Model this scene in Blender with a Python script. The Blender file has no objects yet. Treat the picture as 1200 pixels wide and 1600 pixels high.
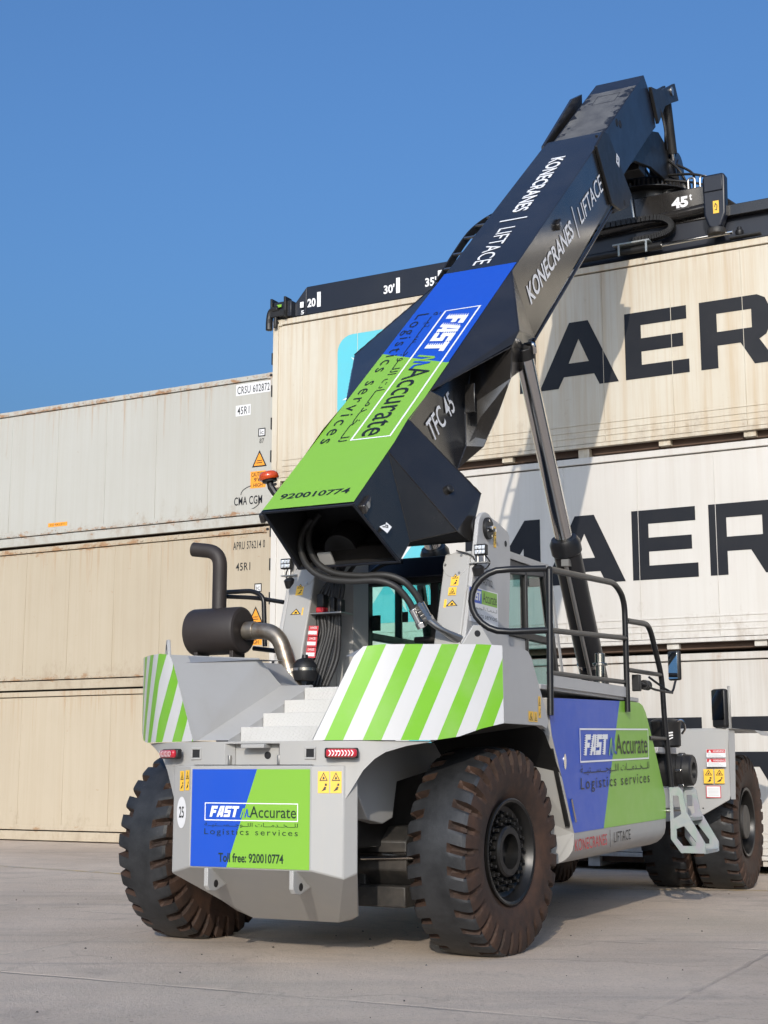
import bpy, bmesh, math, random
from mathutils import Vector, Matrix

# ------------------------------------------------------------------ camera, sky, sun, exposure
scene = bpy.context.scene
R = math.radians
random.seed(7)

cam_data = bpy.data.cameras.new("camera")
cam = bpy.data.objects.new("camera", cam_data)
scene.collection.objects.link(cam)
cam_data.sensor_fit = 'VERTICAL'
cam_data.sensor_height = 24.0
cam_data.lens = 33.75
cam_data.clip_end = 2000.0
cam.location = (0.0, 0.0, 1.406)
cam.rotation_euler = (R(90.0) + 0.176, 0.0, 0.0)
scene.camera = cam

# frame of the machine: right, forward, up (right handed), origin under the rear axle
YAW = R(26.8)
ORG = Vector((-0.36, 12.08, 0.0))
M_RI = Vector((math.cos(YAW), -math.sin(YAW), 0))
M_FW = Vector((math.sin(YAW), math.cos(YAW), 0))

KX, KZ = -0.33, 0.43                      # slope of the sun rays in the machine frame
sun_vec = (-KX * M_RI - M_FW + Vector((0, 0, KZ))).normalized()     # towards the sun
sun_el = math.asin(sun_vec.z)
sun_data = bpy.data.lights.new("sun", 'SUN')
sun_data.energy = 2.15
sun_data.angle = R(0.53)
sun_data.color = (1.0, 0.905, 0.78)
sun = bpy.data.objects.new("sun", sun_data)
scene.collection.objects.link(sun)
sun.rotation_euler = sun_vec.to_track_quat('Z', 'Y').to_euler()
sun.location = sun_vec * 60

world = bpy.data.worlds.new("World")
scene.world = world
world.use_nodes = True
wn, wl = world.node_tree.nodes, world.node_tree.links
wn.clear()
sky = wn.new('ShaderNodeTexSky')
sky.sky_type = 'NISHITA'
sky.sun_disc = False
sky.sun_elevation = sun_el
sky.sun_rotation = math.atan2(sun_vec.x, sun_vec.y)
sky.altitude = 0
sky.air_density = 1.4
sky.dust_density = 8.5
sky.ozone_density = 10.0
bg = wn.new('ShaderNodeBackground')
bg.inputs['Strength'].default_value = 0.15
wo = wn.new('ShaderNodeOutputWorld')
wl.new(sky.outputs[0], bg.inputs[0])
wl.new(bg.outputs[0], wo.inputs[0])

scene.view_settings.view_transform = 'Standard'
scene.view_settings.look = 'None'
scene.view_settings.gamma = 1.0
scene.view_settings.exposure = 0.52
scene.cycles.max_bounces = 8
scene.cycles.transparent_max_bounces = 12
scene.cycles.use_denoising = True

# ------------------------------------------------------------------ materials
def srgb(r, g, b):
    f = lambda c: (c / 12.92 if c <= .04045 else ((c + .055) / 1.055) ** 2.4)
    return (f(r / 255), f(g / 255), f(b / 255), 1.0)

def new_mat(name):
    m = bpy.data.materials.new(name)
    m.use_nodes = True
    nt = m.node_tree
    return m, nt, nt.nodes['Principled BSDF']

def nd(nt, t, **kw):
    n = nt.nodes.new(t)
    for k, v in kw.items():
        if k in n.inputs: n.inputs[k].default_value = v
        else: setattr(n, k, v)
    return n

def mixc(nt, fac, a, b, mode='MIX'):
    n = nt.nodes.new('ShaderNodeMix'); n.data_type = 'RGBA'; n.blend_type = mode
    for sock, v in ((n.inputs[0], fac), (n.inputs[6], a), (n.inputs[7], b)):
        if isinstance(v, (tuple, list)): sock.default_value = v
        elif isinstance(v, (int, float)): sock.default_value = v
        else: nt.links.new(v, sock)
    return n.outputs[2]

def math_n(nt, op, a, b=None, c=None):
    n = nt.nodes.new('ShaderNodeMath'); n.operation = op
    for i, v in enumerate((a, b, c)):
        if v is None: continue
        if isinstance(v, (int, float)): n.inputs[i].default_value = v
        else: nt.links.new(v, n.inputs[i])
    return n.outputs[0]

def ramp(nt, src, stops):
    n = nt.nodes.new('ShaderNodeValToRGB')
    e = n.color_ramp.elements
    e[0].position, e[0].color = stops[0][0], stops[0][1]
    e[1].position, e[1].color = stops[-1][0], stops[-1][1]
    for p, c in stops[1:-1]:
        x = e.new(p); x.color = c
    nt.links.new(src, n.inputs[0])
    return n.outputs[0]

BLK, WHT = (0, 0, 0, 1), (1, 1, 1, 1)

def coords(nt, scale=(1, 1, 1), off=(0, 0, 0), rot=(0, 0, 0)):
    tc = nt.nodes.new('ShaderNodeTexCoord')
    mp = nt.nodes.new('ShaderNodeMapping')
    mp.inputs['Scale'].default_value = scale
    mp.inputs['Location'].default_value = off
    mp.inputs['Rotation'].default_value = rot
    nt.links.new(tc.outputs['Object'], mp.inputs[0])
    return mp.outputs[0]

def noise(nt, vec, scale, detail=4, rough=.55, dist=0.0):
    n = nd(nt, 'ShaderNodeTexNoise', Scale=scale, Detail=detail, Roughness=rough, Distortion=dist)
    nt.links.new(vec, n.inputs['Vector'])
    return n.outputs[0]

def bump(nt, bsdf, h, strength, dist=0.01):
    b = nd(nt, 'ShaderNodeBump', Strength=strength, Distance=dist)
    nt.links.new(h, b.inputs['Height'])
    nt.links.new(b.outputs[0], bsdf.inputs['Normal'])

def paint(name, col, rough=.35, dirt=.25, dirtcol=None, spec=.5, coat=0.0, scale=2.2, metal=0.0, wav=0.0):
    """painted sheet metal with soft uneven grime, thin streaks and a slightly uneven gloss"""
    m, nt, b = new_mat(name)
    dc = dirtcol or tuple(c * .55 for c in col[:3]) + (1,)
    v = coords(nt)
    big = noise(nt, v, scale, 5, .6)
    vs = coords(nt, (9, 9, 1.1))
    stk = noise(nt, vs, 1.6, 4, .65)
    f = math_n(nt, 'MULTIPLY', ramp(nt, big, [(.42, BLK), (.75, WHT)]), dirt)
    f2 = math_n(nt, 'MULTIPLY', ramp(nt, stk, [(.55, BLK), (.8, WHT)]), dirt * .6)
    c = mixc(nt, f, col, dc)
    c = mixc(nt, f2, c, dc)
    nt.links.new(c, b.inputs['Base Color'])
    rr = nt.nodes.new('ShaderNodeMapRange')
    rr.inputs[3].default_value = rough * .85; rr.inputs[4].default_value = min(1, rough * 1.35)
    nt.links.new(noise(nt, v, scale * 3, 5), rr.inputs[0])
    nt.links.new(rr.outputs[0], b.inputs['Roughness'])
    b.inputs['Specular IOR Level'].default_value = spec
    b.inputs['Metallic'].default_value = metal
    b.inputs['Coat Weight'].default_value = coat
    b.inputs['Coat Roughness'].default_value = .12
    if wav: bump(nt, b, noise(nt, v, 2.6, 2, .4), wav, .02)
    return m

def plain(name, col, rough=.5, metal=0.0, spec=.5):
    m, nt, b = new_mat(name)
    v = coords(nt)
    f = math_n(nt, 'MULTIPLY', noise(nt, v, 14, 4), .22)
    nt.links.new(mixc(nt, f, col, tuple(c * .7 for c in col[:3]) + (1,)), b.inputs['Base Color'])
    b.inputs['Roughness'].default_value = rough
    b.inputs['Metallic'].default_value = metal
    b.inputs['Specular IOR Level'].default_value = spec
    return m

def g(v): return (v, v, v, 1)

MAT = {}
MAT['white'] = paint('white_paint', (.34, .336, .324, 1), .38, .32, (.40, .37, .32, 1))
MAT['grey'] = paint('lightened_side_paint', (.40, .395, .385, 1), .40, .34, (.33, .31, .28, 1))  # same paint as white, lightened for faces the sun only grazes
MAT['black'] = paint('black_boom_paint', (.015, .0135, .0125, 1), .20, .4, (.042, .038, .034, 1), .62, .0, 1.4, wav=.05)
MAT['navy'] = paint('dark_navy_paint', (.012, .015, .024, 1), .34, .3, (.03, .03, .033, 1), .4, .0, 1.4)
MAT['satin'] = paint('satin_black', (.010, .010, .0105, 1), .42, .35, (.035, .031, .027, 1), .4)
MAT['tube'] = paint('black_tube', (.009, .0095, .011, 1), .3, .25, (.03, .027, .024, 1), .4)
MAT['rubberhose'] = plain('hose_rubber', (.02, .019, .018, 1), .55)
MAT['blue'] = paint('blue_vinyl', srgb(24, 74, 178), .34, .10, srgb(60, 80, 150))
MAT['green'] = paint('green_vinyl', srgb(124, 174, 58), .34, .10, srgb(120, 160, 80))
MAT['stripe_white'] = paint('white_vinyl', (.68, .68, .68, 1), .35, .15, (.55, .53, .5, 1))
MAT['ink'] = plain('black_lettering', (.012, .014, .014, 1), .45)
MAT['inkgreen'] = plain('dark_green_lettering', (.012, .03, .018, 1), .45)
MAT['letter'] = plain('white_lettering', (.80, .80, .80, 1), .4)
MAT['red'] = plain('red_lettering', (.50, .02, .03, 1), .45)
MAT['yellow'] = plain('yellow_label', (.85, .50, .05, 1), .45)
MAT['orange'] = plain('orange_label', (.85, .33, .03, 1), .5)
MAT['chrome'] = plain('chromed_steel', (.62, .60, .57, 1), .16, 1.0)
MAT['steel'] = plain('plain_steel', (.42, .41, .39, 1), .38, 1.0)
MAT['mirror'] = plain('mirror_glass', (.75, .78, .8, 1), .03, 1.0)
MAT['dark'] = plain('recess_shade', (.008, .008, .009, 1), .7)  # near-black colour stands in for the shade inside holes
MAT['muffler'] = paint('muffler_paint', (.022, .017, .0155, 1), .55, .5, (.045, .033, .027, 1))
MAT['axle'] = paint('greasy_axle_steel', (.018, .017, .016, 1), .5, .8, (.07, .06, .05, 1), .5, 0, 5)
MAT['teal'] = None

# galvanised steel with a faint rainbow bloom
m, nt, b = new_mat('galvanised_steel')
v = coords(nt)
c = ramp(nt, noise(nt, v, 3.2, 3), [(.35, (.25, .285, .31, 1)), (.47, (.31, .32, .32, 1)), (.55, (.26, .31, .29, 1)), (.66, (.29, .275, .31, 1))])
nt.links.new(c, b.inputs['Base Color']); b.inputs['Metallic'].default_value = .35; b.inputs['Roughness'].default_value = .5
MAT['galv'] = m

# heat stained exhaust steel
m, nt, b = new_mat('heat_stained_steel')
v = coords(nt)
c = ramp(nt, noise(nt, v, 5, 4, .6), [(.3, (.20, .17, .14, 1)), (.5, (.30, .26, .21, 1)), (.7, (.16, .10, .06, 1))])
nt.links.new(c, b.inputs['Base Color']); b.inputs['Metallic'].default_value = .8; b.inputs['Roughness'].default_value = .38
MAT['exhaust'] = m

# lens red with chevrons
m, nt, b = new_mat('red_lamp_lens')
v = coords(nt, (46, 46, 46))
w = nd(nt, 'ShaderNodeTexWave', Scale=1.0, Distortion=0.0)
nt.links.new(v, w.inputs['Vector'])
c = ramp(nt, w.outputs[1], [(.62, (.40, .008, .02, 1)), (.8, (.5, .03, .05, 1))])
nt.links.new(c, b.inputs['Base Color']); b.inputs['Roughness'].default_value = .12; b.inputs['Coat Weight'].default_value = .6
MAT['lens'] = m
m, nt, b = new_mat('amber_lens')
b.inputs['Base Color'].default_value = (.62, .075, .012, 1); b.inputs['Roughness'].default_value = .12
b.inputs['Transmission Weight'].default_value = .25; b.inputs['Coat Weight'].default_value = .5
MAT['amber'] = m
m, nt, b = new_mat('lamp_lens')
b.inputs['Base Color'].default_value = (.85, .86, .88, 1); b.inputs['Roughness'].default_value = .1; b.inputs['Metallic'].default_value = .6
MAT['lamp'] = m

# tinted cab glass
m, nt, b = new_mat('tinted_cab_glass')
nt.nodes.remove(b)
tr = nd(nt, 'ShaderNodeBsdfTransparent', Color=(.62, .86, .80, 1))
gl = nd(nt, 'ShaderNodeBsdfGlossy', Roughness=.02, Color=(1, 1, 1, 1))
fr = nd(nt, 'ShaderNodeFresnel', IOR=1.45)
mx = nt.nodes.new('ShaderNodeMixShader')
nt.links.new(fr.outputs[0], mx.inputs[0]); nt.links.new(tr.outputs[0], mx.inputs[1]); nt.links.new(gl.outputs[0], mx.inputs[2])
nt.links.new(mx.outputs[0], nt.nodes['Material Output'].inputs[0])
MAT['glass'] = m

# diagonal stripes, along the u (arc length) and v (height) of the part
m, nt, b = new_mat('striped_vinyl')
uvn = nt.nodes.new('ShaderNodeUVMap')
sp = nt.nodes.new('ShaderNodeSeparateXYZ'); nt.links.new(uvn.outputs[0], sp.inputs[0])
t = math_n(nt, 'SUBTRACT', sp.outputs[0], math_n(nt, 'MULTIPLY', sp.outputs[1], .46))
t = math_n(nt, 'FRACT', math_n(nt, 'ADD', math_n(nt, 'DIVIDE', t, .279), 20.0 + .0))
f = math_n(nt, 'LESS_THAN', t, .49)
c = mixc(nt, f, (.54, .54, .54, 1), srgb(114, 174, 46))
v = coords(nt)
d = math_n(nt, 'MULTIPLY', ramp(nt, noise(nt, v, 2.5, 5, .6), [(.45, BLK), (.8, WHT)]), .18)
nt.links.new(mixc(nt, d, c, (.45, .43, .38, 1)), b.inputs['Base Color'])
b.inputs['Roughness'].default_value = .36
bump(nt, b, noise(nt, v, 3.0, 2, .4), .12, .02)
MAT['stripes'] = m

# worn slide surface of the inner boom
m, nt, b = new_mat('worn_grey_slide')
v = coords(nt)
sp = nt.nodes.new('ShaderNodeSeparateXYZ'); nt.links.new(v, sp.inputs[0])
edge = math_n(nt, 'ABSOLUTE', sp.outputs[0])
spots = math_n(nt, 'ADD', noise(nt, v, 6.0, 4, .6, .3), math_n(nt, 'MULTIPLY', math_n(nt, 'SUBTRACT', edge, .22), .9))
c1 = ramp(nt, noise(nt, coords(nt, (1, .6, .6)), 5, 5), [(.3, (.07, .068, .066, 1)), (.7, (.13, .127, .12, 1))])
c = mixc(nt, ramp(nt, spots, [(.585, BLK), (.60, WHT)]), c1, (.012, .012, .014, 1))
nt.links.new(c, b.inputs['Base Color']); b.inputs['Roughness'].default_value = .5
MAT['slide'] = m

# tyre rubber
def rubber(name, c1, c2, scale, rough):
    m, nt, b = new_mat(name)
    v = coords(nt)
    n1 = noise(nt, v, scale, 6, .65)
    c = ramp(nt, n1, [(.36, c1), (.68, c2)])
    sc = nd(nt, 'ShaderNodeTexVoronoi', Scale=9.0, feature='DISTANCE_TO_EDGE')
    wv = coords(nt, (1, 1, .35), (0, 0, 0), (.6, .3, .2))
    nt.links.new(wv, sc.inputs['Vector'])
    scr = ramp(nt, noise(nt, coords(nt, (2, 9, 3)), 7, 6, .75), [(.64, BLK), (.72, WHT)])
    c = mixc(nt, math_n(nt, 'MULTIPLY', scr, .22), c, (.13, .125, .12, 1))
    nt.links.new(c, b.inputs['Base Color'])
    b.inputs['Roughness'].default_value = rough
    bump(nt, b, noise(nt, v, 40, 5, .7), .35, .006)
    return m
MAT['tread'] = rubber('tyre_tread', (.009, .0095, .0105, 1), (.030, .031, .033, 1), 4, .5)
MAT['sidewall'] = rubber('dusty_tyre_sidewall', (.018, .0092, .0056, 1), (.052, .024, .0125, 1), 6, .78)
MAT['rim'] = paint('rim_paint', (.007, .007, .007, 1), .32, .4, (.02, .017, .014, 1), .35, 0, 7)

# containers
def reefer(name, col, streak, amt, rust, seed, rail_rust=.5):
    m, nt, b = new_mat(name)
    off = (seed * 13.7, seed * 3.1, seed * 7.3)
    v = coords(nt, (1, 1, 1), off)
    big = noise(nt, v, .55, 4, .6)
    st1 = noise(nt, coords(nt, (7, 1, .22), off), 1.0, 6, .68)
    st2 = noise(nt, coords(nt, (24, 1, .5), off), 1.0, 5, .7)
    c = mixc(nt, math_n(nt, 'MULTIPLY', ramp(nt, st1, [(.44, BLK), (.72, WHT)]), amt), col, streak)
    c = mixc(nt, math_n(nt, 'MULTIPLY', ramp(nt, st2, [(.5, BLK), (.75, WHT)]), amt * .8), c, streak)
    c = mixc(nt, math_n(nt, 'MULTIPLY', ramp(nt, big, [(.4, BLK), (.75, WHT)]), amt * .5), c, tuple(x * .8 for x in streak[:3]) + (1,))
    # rust and grime spots, thick along the rails
    tc = nt.nodes.new('ShaderNodeTexCoord'); sp = nt.nodes.new('ShaderNodeSeparateXYZ')
    nt.links.new(tc.outputs['Object'], sp.inputs[0])
    dist = math_n(nt, 'MINIMUM', math_n(nt, 'ABSOLUTE', math_n(nt, 'SUBTRACT', sp.outputs[2], 2.82)), math_n(nt, 'ABSOLUTE', math_n(nt, 'SUBTRACT', sp.outputs[2], .22)))
    near = nt.nodes.new('ShaderNodeMapRange'); nt.links.new(dist, near.inputs[0])
    near.inputs[1].default_value = 0; near.inputs[2].default_value = .3; near.inputs[3].default_value = .15 * rail_rust; near.inputs[4].default_value = 0; near.inputs[2].default_value = .16; near.inputs[3].default_value = .20 * rail_rust
    rn = math_n(nt, 'ADD', noise(nt, coords(nt, (2.2, 1, 4), off), 1.6, 8, .72), near.outputs[0])
    c = mixc(nt, math_n(nt, 'MULTIPLY', ramp(nt, rn, [(.66, BLK), (.76, WHT)]), rust), c, (.30, .15, .06, 1))
    rn2 = math_n(nt, 'ADD', noise(nt, coords(nt, (5, 1, 6), off), 3.1, 8, .75), near.outputs[0])
    c = mixc(nt, math_n(nt, 'MULTIPLY', ramp(nt, rn2, [(.72, BLK), (.78, WHT)]), rust), c, (.10, .055, .03, 1))
    hz = nt.nodes.new('ShaderNodeMapRange'); nt.links.new(sp.outputs[2], hz.inputs[0])
    hz.inputs[1].default_value = 1.3; hz.inputs[2].default_value = 2.85; hz.inputs[3].default_value = -.10; hz.inputs[4].default_value = .09
    run = math_n(nt, 'ADD', noise(nt, coords(nt, (11, 1, .30), (off[0] + 5, off[1], off[2])), 1.0, 6, .7), hz.outputs[0])
    c = mixc(nt, math_n(nt, 'MULTIPLY', ramp(nt, run, [(.58, BLK), (.74, WHT)]), rust * .75), c, (.36, .22, .11, 1))
    low = nt.nodes.new('ShaderNodeMapRange'); nt.links.new(sp.outputs[2], low.inputs[0])
    low.inputs[1].default_value = .15; low.inputs[2].default_value = .8; low.inputs[3].default_value = .10; low.inputs[4].default_value = -.08
    grm = math_n(nt, 'ADD', noise(nt, coords(nt, (4, 1, 2.2), (off[0] + 2, off[1], off[2])), 1.2, 7, .72), low.outputs[0])
    c = mixc(nt, math_n(nt, 'MULTIPLY', ramp(nt, grm, [(.56, BLK), (.74, WHT)]), .40), c, (.27, .20, .13, 1))
    scr = ramp(nt, noise(nt, coords(nt, (9, 1, 1.3), off), 2.2, 7, .75), [(.68, BLK), (.73, WHT)])
    c = mixc(nt, math_n(nt, 'MULTIPLY', scr, .35), c, (.22, .17, .12, 1))
    nt.links.new(c, b.inputs['Base Color'])
    b.inputs['Roughness'].default_value = .45
    bump(nt, b, noise(nt, coords(nt, (1.3, 1, .5), off), 1.0, 3, .5), .35, .02)
    return m
RC = {
 'cma': reefer('pale_grey_reefer_paint', (.435, .43, .39, 1), (.37, .34, .28, 1), .32, .9, 1.0, .9),
 'app': reefer('beige_reefer_paint', (.44, .38, .285, 1), (.37, .30, .205, 1), .42, .8, 2.3, .9),
 'low': reefer('sand_reefer_paint', (.46, .395, .295, 1), (.40, .325, .225, 1), .4, .7, 3.9, .5),
 'm3': reefer('stained_cream_reefer_paint', (.57, .525, .43, 1), (.46, .34, .20, 1), .62, .4, 5.2, .3),
 'm2': reefer('white_reefer_paint', (.58, .555, .51, 1), (.49, .45, .395, 1), .42, .15, 6.6, .2),
 'm1': reefer('dusty_white_reefer_paint', (.54, .515, .47, 1), (.43, .38, .32, 1), .65, .4, 8.1, .4),
}
MAT['maerskblack'] = paint('weathered_black_vinyl', (.006, .0075, .012, 1), .45, .2, (.028, .027, .026, 1), .3)
MAT['maersklight'] = paint('light_blue_vinyl', srgb(92, 186, 200), .4, .2, srgb(120, 170, 175))
MAT['underside'] = paint('rusty_underside', (.10, .06, .04, 1), .7, .6, (.04, .025, .018, 1))

# concrete yard
m, nt, b = new_mat('concrete_yard')
v = coords(nt)
n1 = noise(nt, v, .28, 6, .62, .4)
c = ramp(nt, n1, [(.30, (.42, .335, .26, 1)), (.5, (.53, .43, .34, 1)), (.70, (.60, .495, .40, 1))])
n2 = noise(nt, v, 2.3, 6, .68)
c = mixc(nt, math_n(nt, 'MULTIPLY', ramp(nt, n2, [(.42, BLK), (.72, WHT)]), .45), c, (.38, .325, .27, 1))
# long dark tyre smears
sm = noise(nt, coords(nt, (.16, 1.5, 1), (3, 1, 0), (0, 0, .5)), 1.0, 5, .6, .6)
c = mixc(nt, math_n(nt, 'MULTIPLY', ramp(nt, sm, [(.55, BLK), (.72, WHT)]), .45), c, (.24, .215, .20, 1))
sm2 = noise(nt, coords(nt, (.12, 1.9, 1), (9, 4, 0), (0, 0, .28)), 1.0, 5, .6, .5)
c = mixc(nt, math_n(nt, 'MULTIPLY', ramp(nt, sm2, [(.58, BLK), (.74, WHT)]), .35), c, (.25, .225, .205, 1))
# slab joints
rv = coords(nt, (1, 1, 1), (0, 1.1, 0), (0, 0, .478))
sp = nt.nodes.new('ShaderNodeSeparateXYZ')
wob = nt.nodes.new('ShaderNodeVectorMath'); wob.operation = 'ADD'
nzv = nd(nt, 'ShaderNodeTexNoise', Scale=1.6, Detail=5.0); nt.links.new(v, nzv.inputs['Vector'])
nsc = nt.nodes.new('ShaderNodeVectorMath'); nsc.operation = 'SCALE'; nsc.inputs['Scale'].default_value = .12
nt.links.new(nzv.outputs[1], nsc.inputs[0]); nt.links.new(nsc.outputs[0], wob.inputs[1]); nt.links.new(rv, wob.inputs[0])
nt.links.new(wob.outputs[0], sp.inputs[0])
def joint(s, period, wdt):
    p = math_n(nt, 'ABSOLUTE', math_n(nt, 'SUBTRACT', math_n(nt, 'FRACT', math_n(nt, 'DIVIDE', s, period)), .5))
    return ramp(nt, math_n(nt, 'MULTIPLY', p, period), [(wdt * .4, WHT), (wdt, BLK)])
j = math_n(nt, 'MAXIMUM', joint(sp.outputs[1], 3.7, .035), joint(sp.outputs[0], 5.2, .03))
jm = math_n(nt, 'MULTIPLY', j, ramp(nt, noise(nt, v, 1.1, 4), [(.38, BLK), (.6, WHT)]))
c = mixc(nt, math_n(nt, 'MULTIPLY', jm, .36), c, (.17, .15, .135, 1))
# cracks
vor = nd(nt, 'ShaderNodeTexVoronoi', Scale=.42, feature='DISTANCE_TO_EDGE')
wv = nt.nodes.new('ShaderNodeVectorMath'); wv.operation = 'ADD'
nsc2 = nt.nodes.new('ShaderNodeVectorMath'); nsc2.operation = 'SCALE'; nsc2.inputs['Scale'].default_value = .9
nt.links.new(nzv.outputs[1], nsc2.inputs[0]); nt.links.new(v, wv.inputs[0]); nt.links.new(nsc2.outputs[0], wv.inputs[1])
nt.links.new(wv.outputs[0], vor.inputs['Vector'])
cr = math_n(nt, 'MULTIPLY', ramp(nt, vor.outputs[0], [(.004, WHT), (.012, BLK)]), ramp(nt, noise(nt, v, .5, 3), [(.45, BLK), (.6, WHT)]))
c = mixc(nt, math_n(nt, 'MULTIPLY', cr, .28), c, (.16, .14, .125, 1))
# aggregate
gr = noise(nt, v, 70, 4, .8)
c = mixc(nt, math_n(nt, 'MULTIPLY', ramp(nt, gr, [(.5, BLK), (.68, WHT)]), .45), c, (.66, .58, .50, 1))
gr2 = noise(nt, v, 28, 5, .75)
c = mixc(nt, math_n(nt, 'MULTIPLY', ramp(nt, gr2, [(.54, BLK), (.68, WHT)]), .55), c, (.22, .185, .155, 1))
# oil and rubber stains
st_ = noise(nt, coords(nt, (1, 1, 1), (17, 3, 0)), .9, 7, .7, .8)
c = mixc(nt, math_n(nt, 'MULTIPLY', ramp(nt, st_, [(.56, BLK), (.66, WHT)]), .30), c, (.25, .21, .18, 1))
spk = noise(nt, v, 11, 3, .5)
c = mixc(nt, math_n(nt, 'MULTIPLY', ramp(nt, spk, [(.72, BLK), (.75, WHT)]), .5), c, (.07, .06, .055, 1))
nt.links.new(c, b.inputs['Base Color'])
b.inputs['Roughness'].default_value = .85
b.inputs['Specular IOR Level'].default_value = .25
h = math_n(nt, 'ADD', math_n(nt, 'MULTIPLY', gr2, .8), math_n(nt, 'MULTIPLY', gr, .5))
h = math_n(nt, 'ADD', h, math_n(nt, 'MULTIPLY', n2, 1.2))
h = math_n(nt, 'SUBTRACT', h, math_n(nt, 'MULTIPLY', jm, 1.0))
bump(nt, b, h, .9, .014)
MAT['concrete'] = m
m, nt, b = new_mat('worn_yellow_marking')
v = coords(nt)
f = ramp(nt, noise(nt, v, 3.2, 7, .75), [(.42, BLK), (.60, WHT)])
nt.links.new(mixc(nt, f, (.48, .34, .15, 1), (.40, .355, .315, 1)), b.inputs['Base Color']); b.inputs['Roughness'].default_value = .85
MAT['yellowline'] = m

# ------------------------------------------------------------------ mesh helpers
class MB:
    def __init__(s): s.v, s.f, s.m, s.uv = [], [], [], {}
    def pt(s, p): s.v.append(tuple(p)); return len(s.v) - 1
    def poly(s, pts, m=0, uv=None):
        s.f.append([s.pt(p) for p in pts]); s.m.append(m)
        if uv: s.uv[len(s.f) - 1] = uv
        return s
    def mesh(s, pts, faces, m=0):
        k = len(s.v); s.v += [tuple(p) for p in pts]
        for f in faces: s.f.append([k + i for i in f]); s.m.append(m)
        return s
    def box(s, x0, x1, y0, y1, z0, z1, m=0):
        p = [(x, y, z) for x in (x0, x1) for y in (y0, y1) for z in (z0, z1)]
        return s.mesh(p, [(0, 1, 3, 2), (4, 6, 7, 5), (0, 4, 5, 1), (2, 3, 7, 6), (0, 2, 6, 4), (1, 5, 7, 3)], m)
    def obox(s, c, ax, ay, az, m=0):
        c, ax, ay, az = map(Vector, (c, ax, ay, az))
        p = [c + i * ax + j * ay + k * az for i in (-.5, .5) for j in (-.5, .5) for k in (-.5, .5)]
        return s.mesh(p, [(0, 1, 3, 2), (4, 6, 7, 5), (0, 4, 5, 1), (2, 3, 7, 6), (0, 2, 6, 4), (1, 5, 7, 3)], m)
    def prism(s, poly, axis, a, b, m=0):
        """polygon in the two other axes, extruded along axis from a to b"""
        def P(q, t):
            return {'x': (t, q[0], q[1]), 'y': (q[0], t, q[1]), 'z': (q[0], q[1], t)}[axis]
        n = len(poly)
        pts = [P(q, a) for q in poly] + [P(q, b) for q in poly]
        fs = [tuple(range(n))[::-1], tuple(range(n, 2 * n))] + [(i, (i + 1) % n, n + (i + 1) % n, n + i) for i in range(n)]
        return s.mesh(pts, fs, m)
    def loft(s, rings, m=0, cap=True, closed=True):
        n = len(rings[0]); pts = [p for r in rings for p in r]; fs = []
        for k in range(len(rings) - 1):
            for i in range(n if closed else n - 1):
                j = (i + 1) % n
                fs.append((k * n + i, k * n + j, (k + 1) * n + j, (k + 1) * n + i))
        if cap:
            fs.append(tuple(range(n))[::-1]); fs.append(tuple(range((len(rings) - 1) * n, len(rings) * n)))
        return s.mesh(pts, fs, m)
    def tube(s, path, r, n=10, m=0, cap=True):
        path = [Vector(p) for p in path]
        rs = r if isinstance(r, (list, tuple)) else [r] * len(path)
        t0 = (path[1] - path[0]).normalized()
        ref = Vector((0, 0, 1)) if abs(t0.z) < .9 else Vector((1, 0, 0))
        u = t0.cross(ref).normalized(); rings = []
        for i, p in enumerate(path):
            if i == 0: t = t0
            elif i == len(path) - 1: t = (path[-1] - path[-2]).normalized()
            else: t = ((path[i + 1] - p).normalized() + (p - path[i - 1]).normalized()).normalized()
            u = (u - t * u.dot(t)).normalized(); w = t.cross(u)
            rings.append([p + rs[i] * (math.cos(2 * math.pi * k / n) * u + math.sin(2 * math.pi * k / n) * w) for k in range(n)])
        return s.loft(rings, m, cap)
    def cyl(s, p0, p1, r0, r1=None, n=28, m=0):
        return s.tube([p0, p1], [r0, r0 if r1 is None else r1], n, m)
    def lathe(s, prof, org, axis, n=40, m=0):
        """prof: (distance along axis, radius)"""
        org, a = Vector(org), Vector(axis).normalized()
        ref = Vector((0, 0, 1)) if abs(a.z) < .9 else Vector((1, 0, 0))
        u = a.cross(ref).normalized(); w = a.cross(u)
        rings = [[org + a * d + r * (math.cos(2 * math.pi * k / n) * u + math.sin(2 * math.pi * k / n) * w) for k in range(n)] for d, r in prof]
        return s.loft(rings, m, True)
    def mirror_x(s):
        k, nf = len(s.v), len(s.f)
        s.v += [(-x, y, z) for x, y, z in s.v]
        for i in range(nf):
            s.f.append([k + q for q in reversed(s.f[i])]); s.m.append(s.m[i])
        return s
    def build(s, name, mats, parent=None, bevel=0.0, smooth=30, normals=True, weld=False, seg=2):
        me = bpy.data.meshes.new(name)
        me.from_pydata(s.v, [], s.f)
        if not isinstance(mats, (list, tuple)): mats = [mats]
        for mm in mats: me.materials.append(MAT[mm] if isinstance(mm, str) else mm)
        for p, i in zip(me.polygons, s.m): p.material_index = i
        if s.uv:
            ul = me.uv_layers.new(name='UVMap')
            for fi, uv in s.uv.items():
                for li, q in zip(me.polygons[fi].loop_indices, uv): ul.data[li].uv = q
        bm = bmesh.new(); bm.from_mesh(me)
        if weld: bmesh.ops.remove_doubles(bm, verts=bm.verts, dist=.0006)
        if normals: bmesh.ops.recalc_face_normals(bm, faces=bm.faces)
        bm.to_mesh(me); bm.free()
        if smooth:
            for p in me.polygons: p.use_smooth = True
            me.set_sharp_from_angle(angle=R(smooth))
        o = bpy.data.objects.new(name, me)
        scene.collection.objects.link(o)
        if parent: o.parent = parent
        if bevel:
            md = o.modifiers.new('bevel', 'BEVEL'); md.width = bevel; md.segments = seg
            md.limit_method = 'ANGLE'; md.angle_limit = R(35)
        return o

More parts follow.
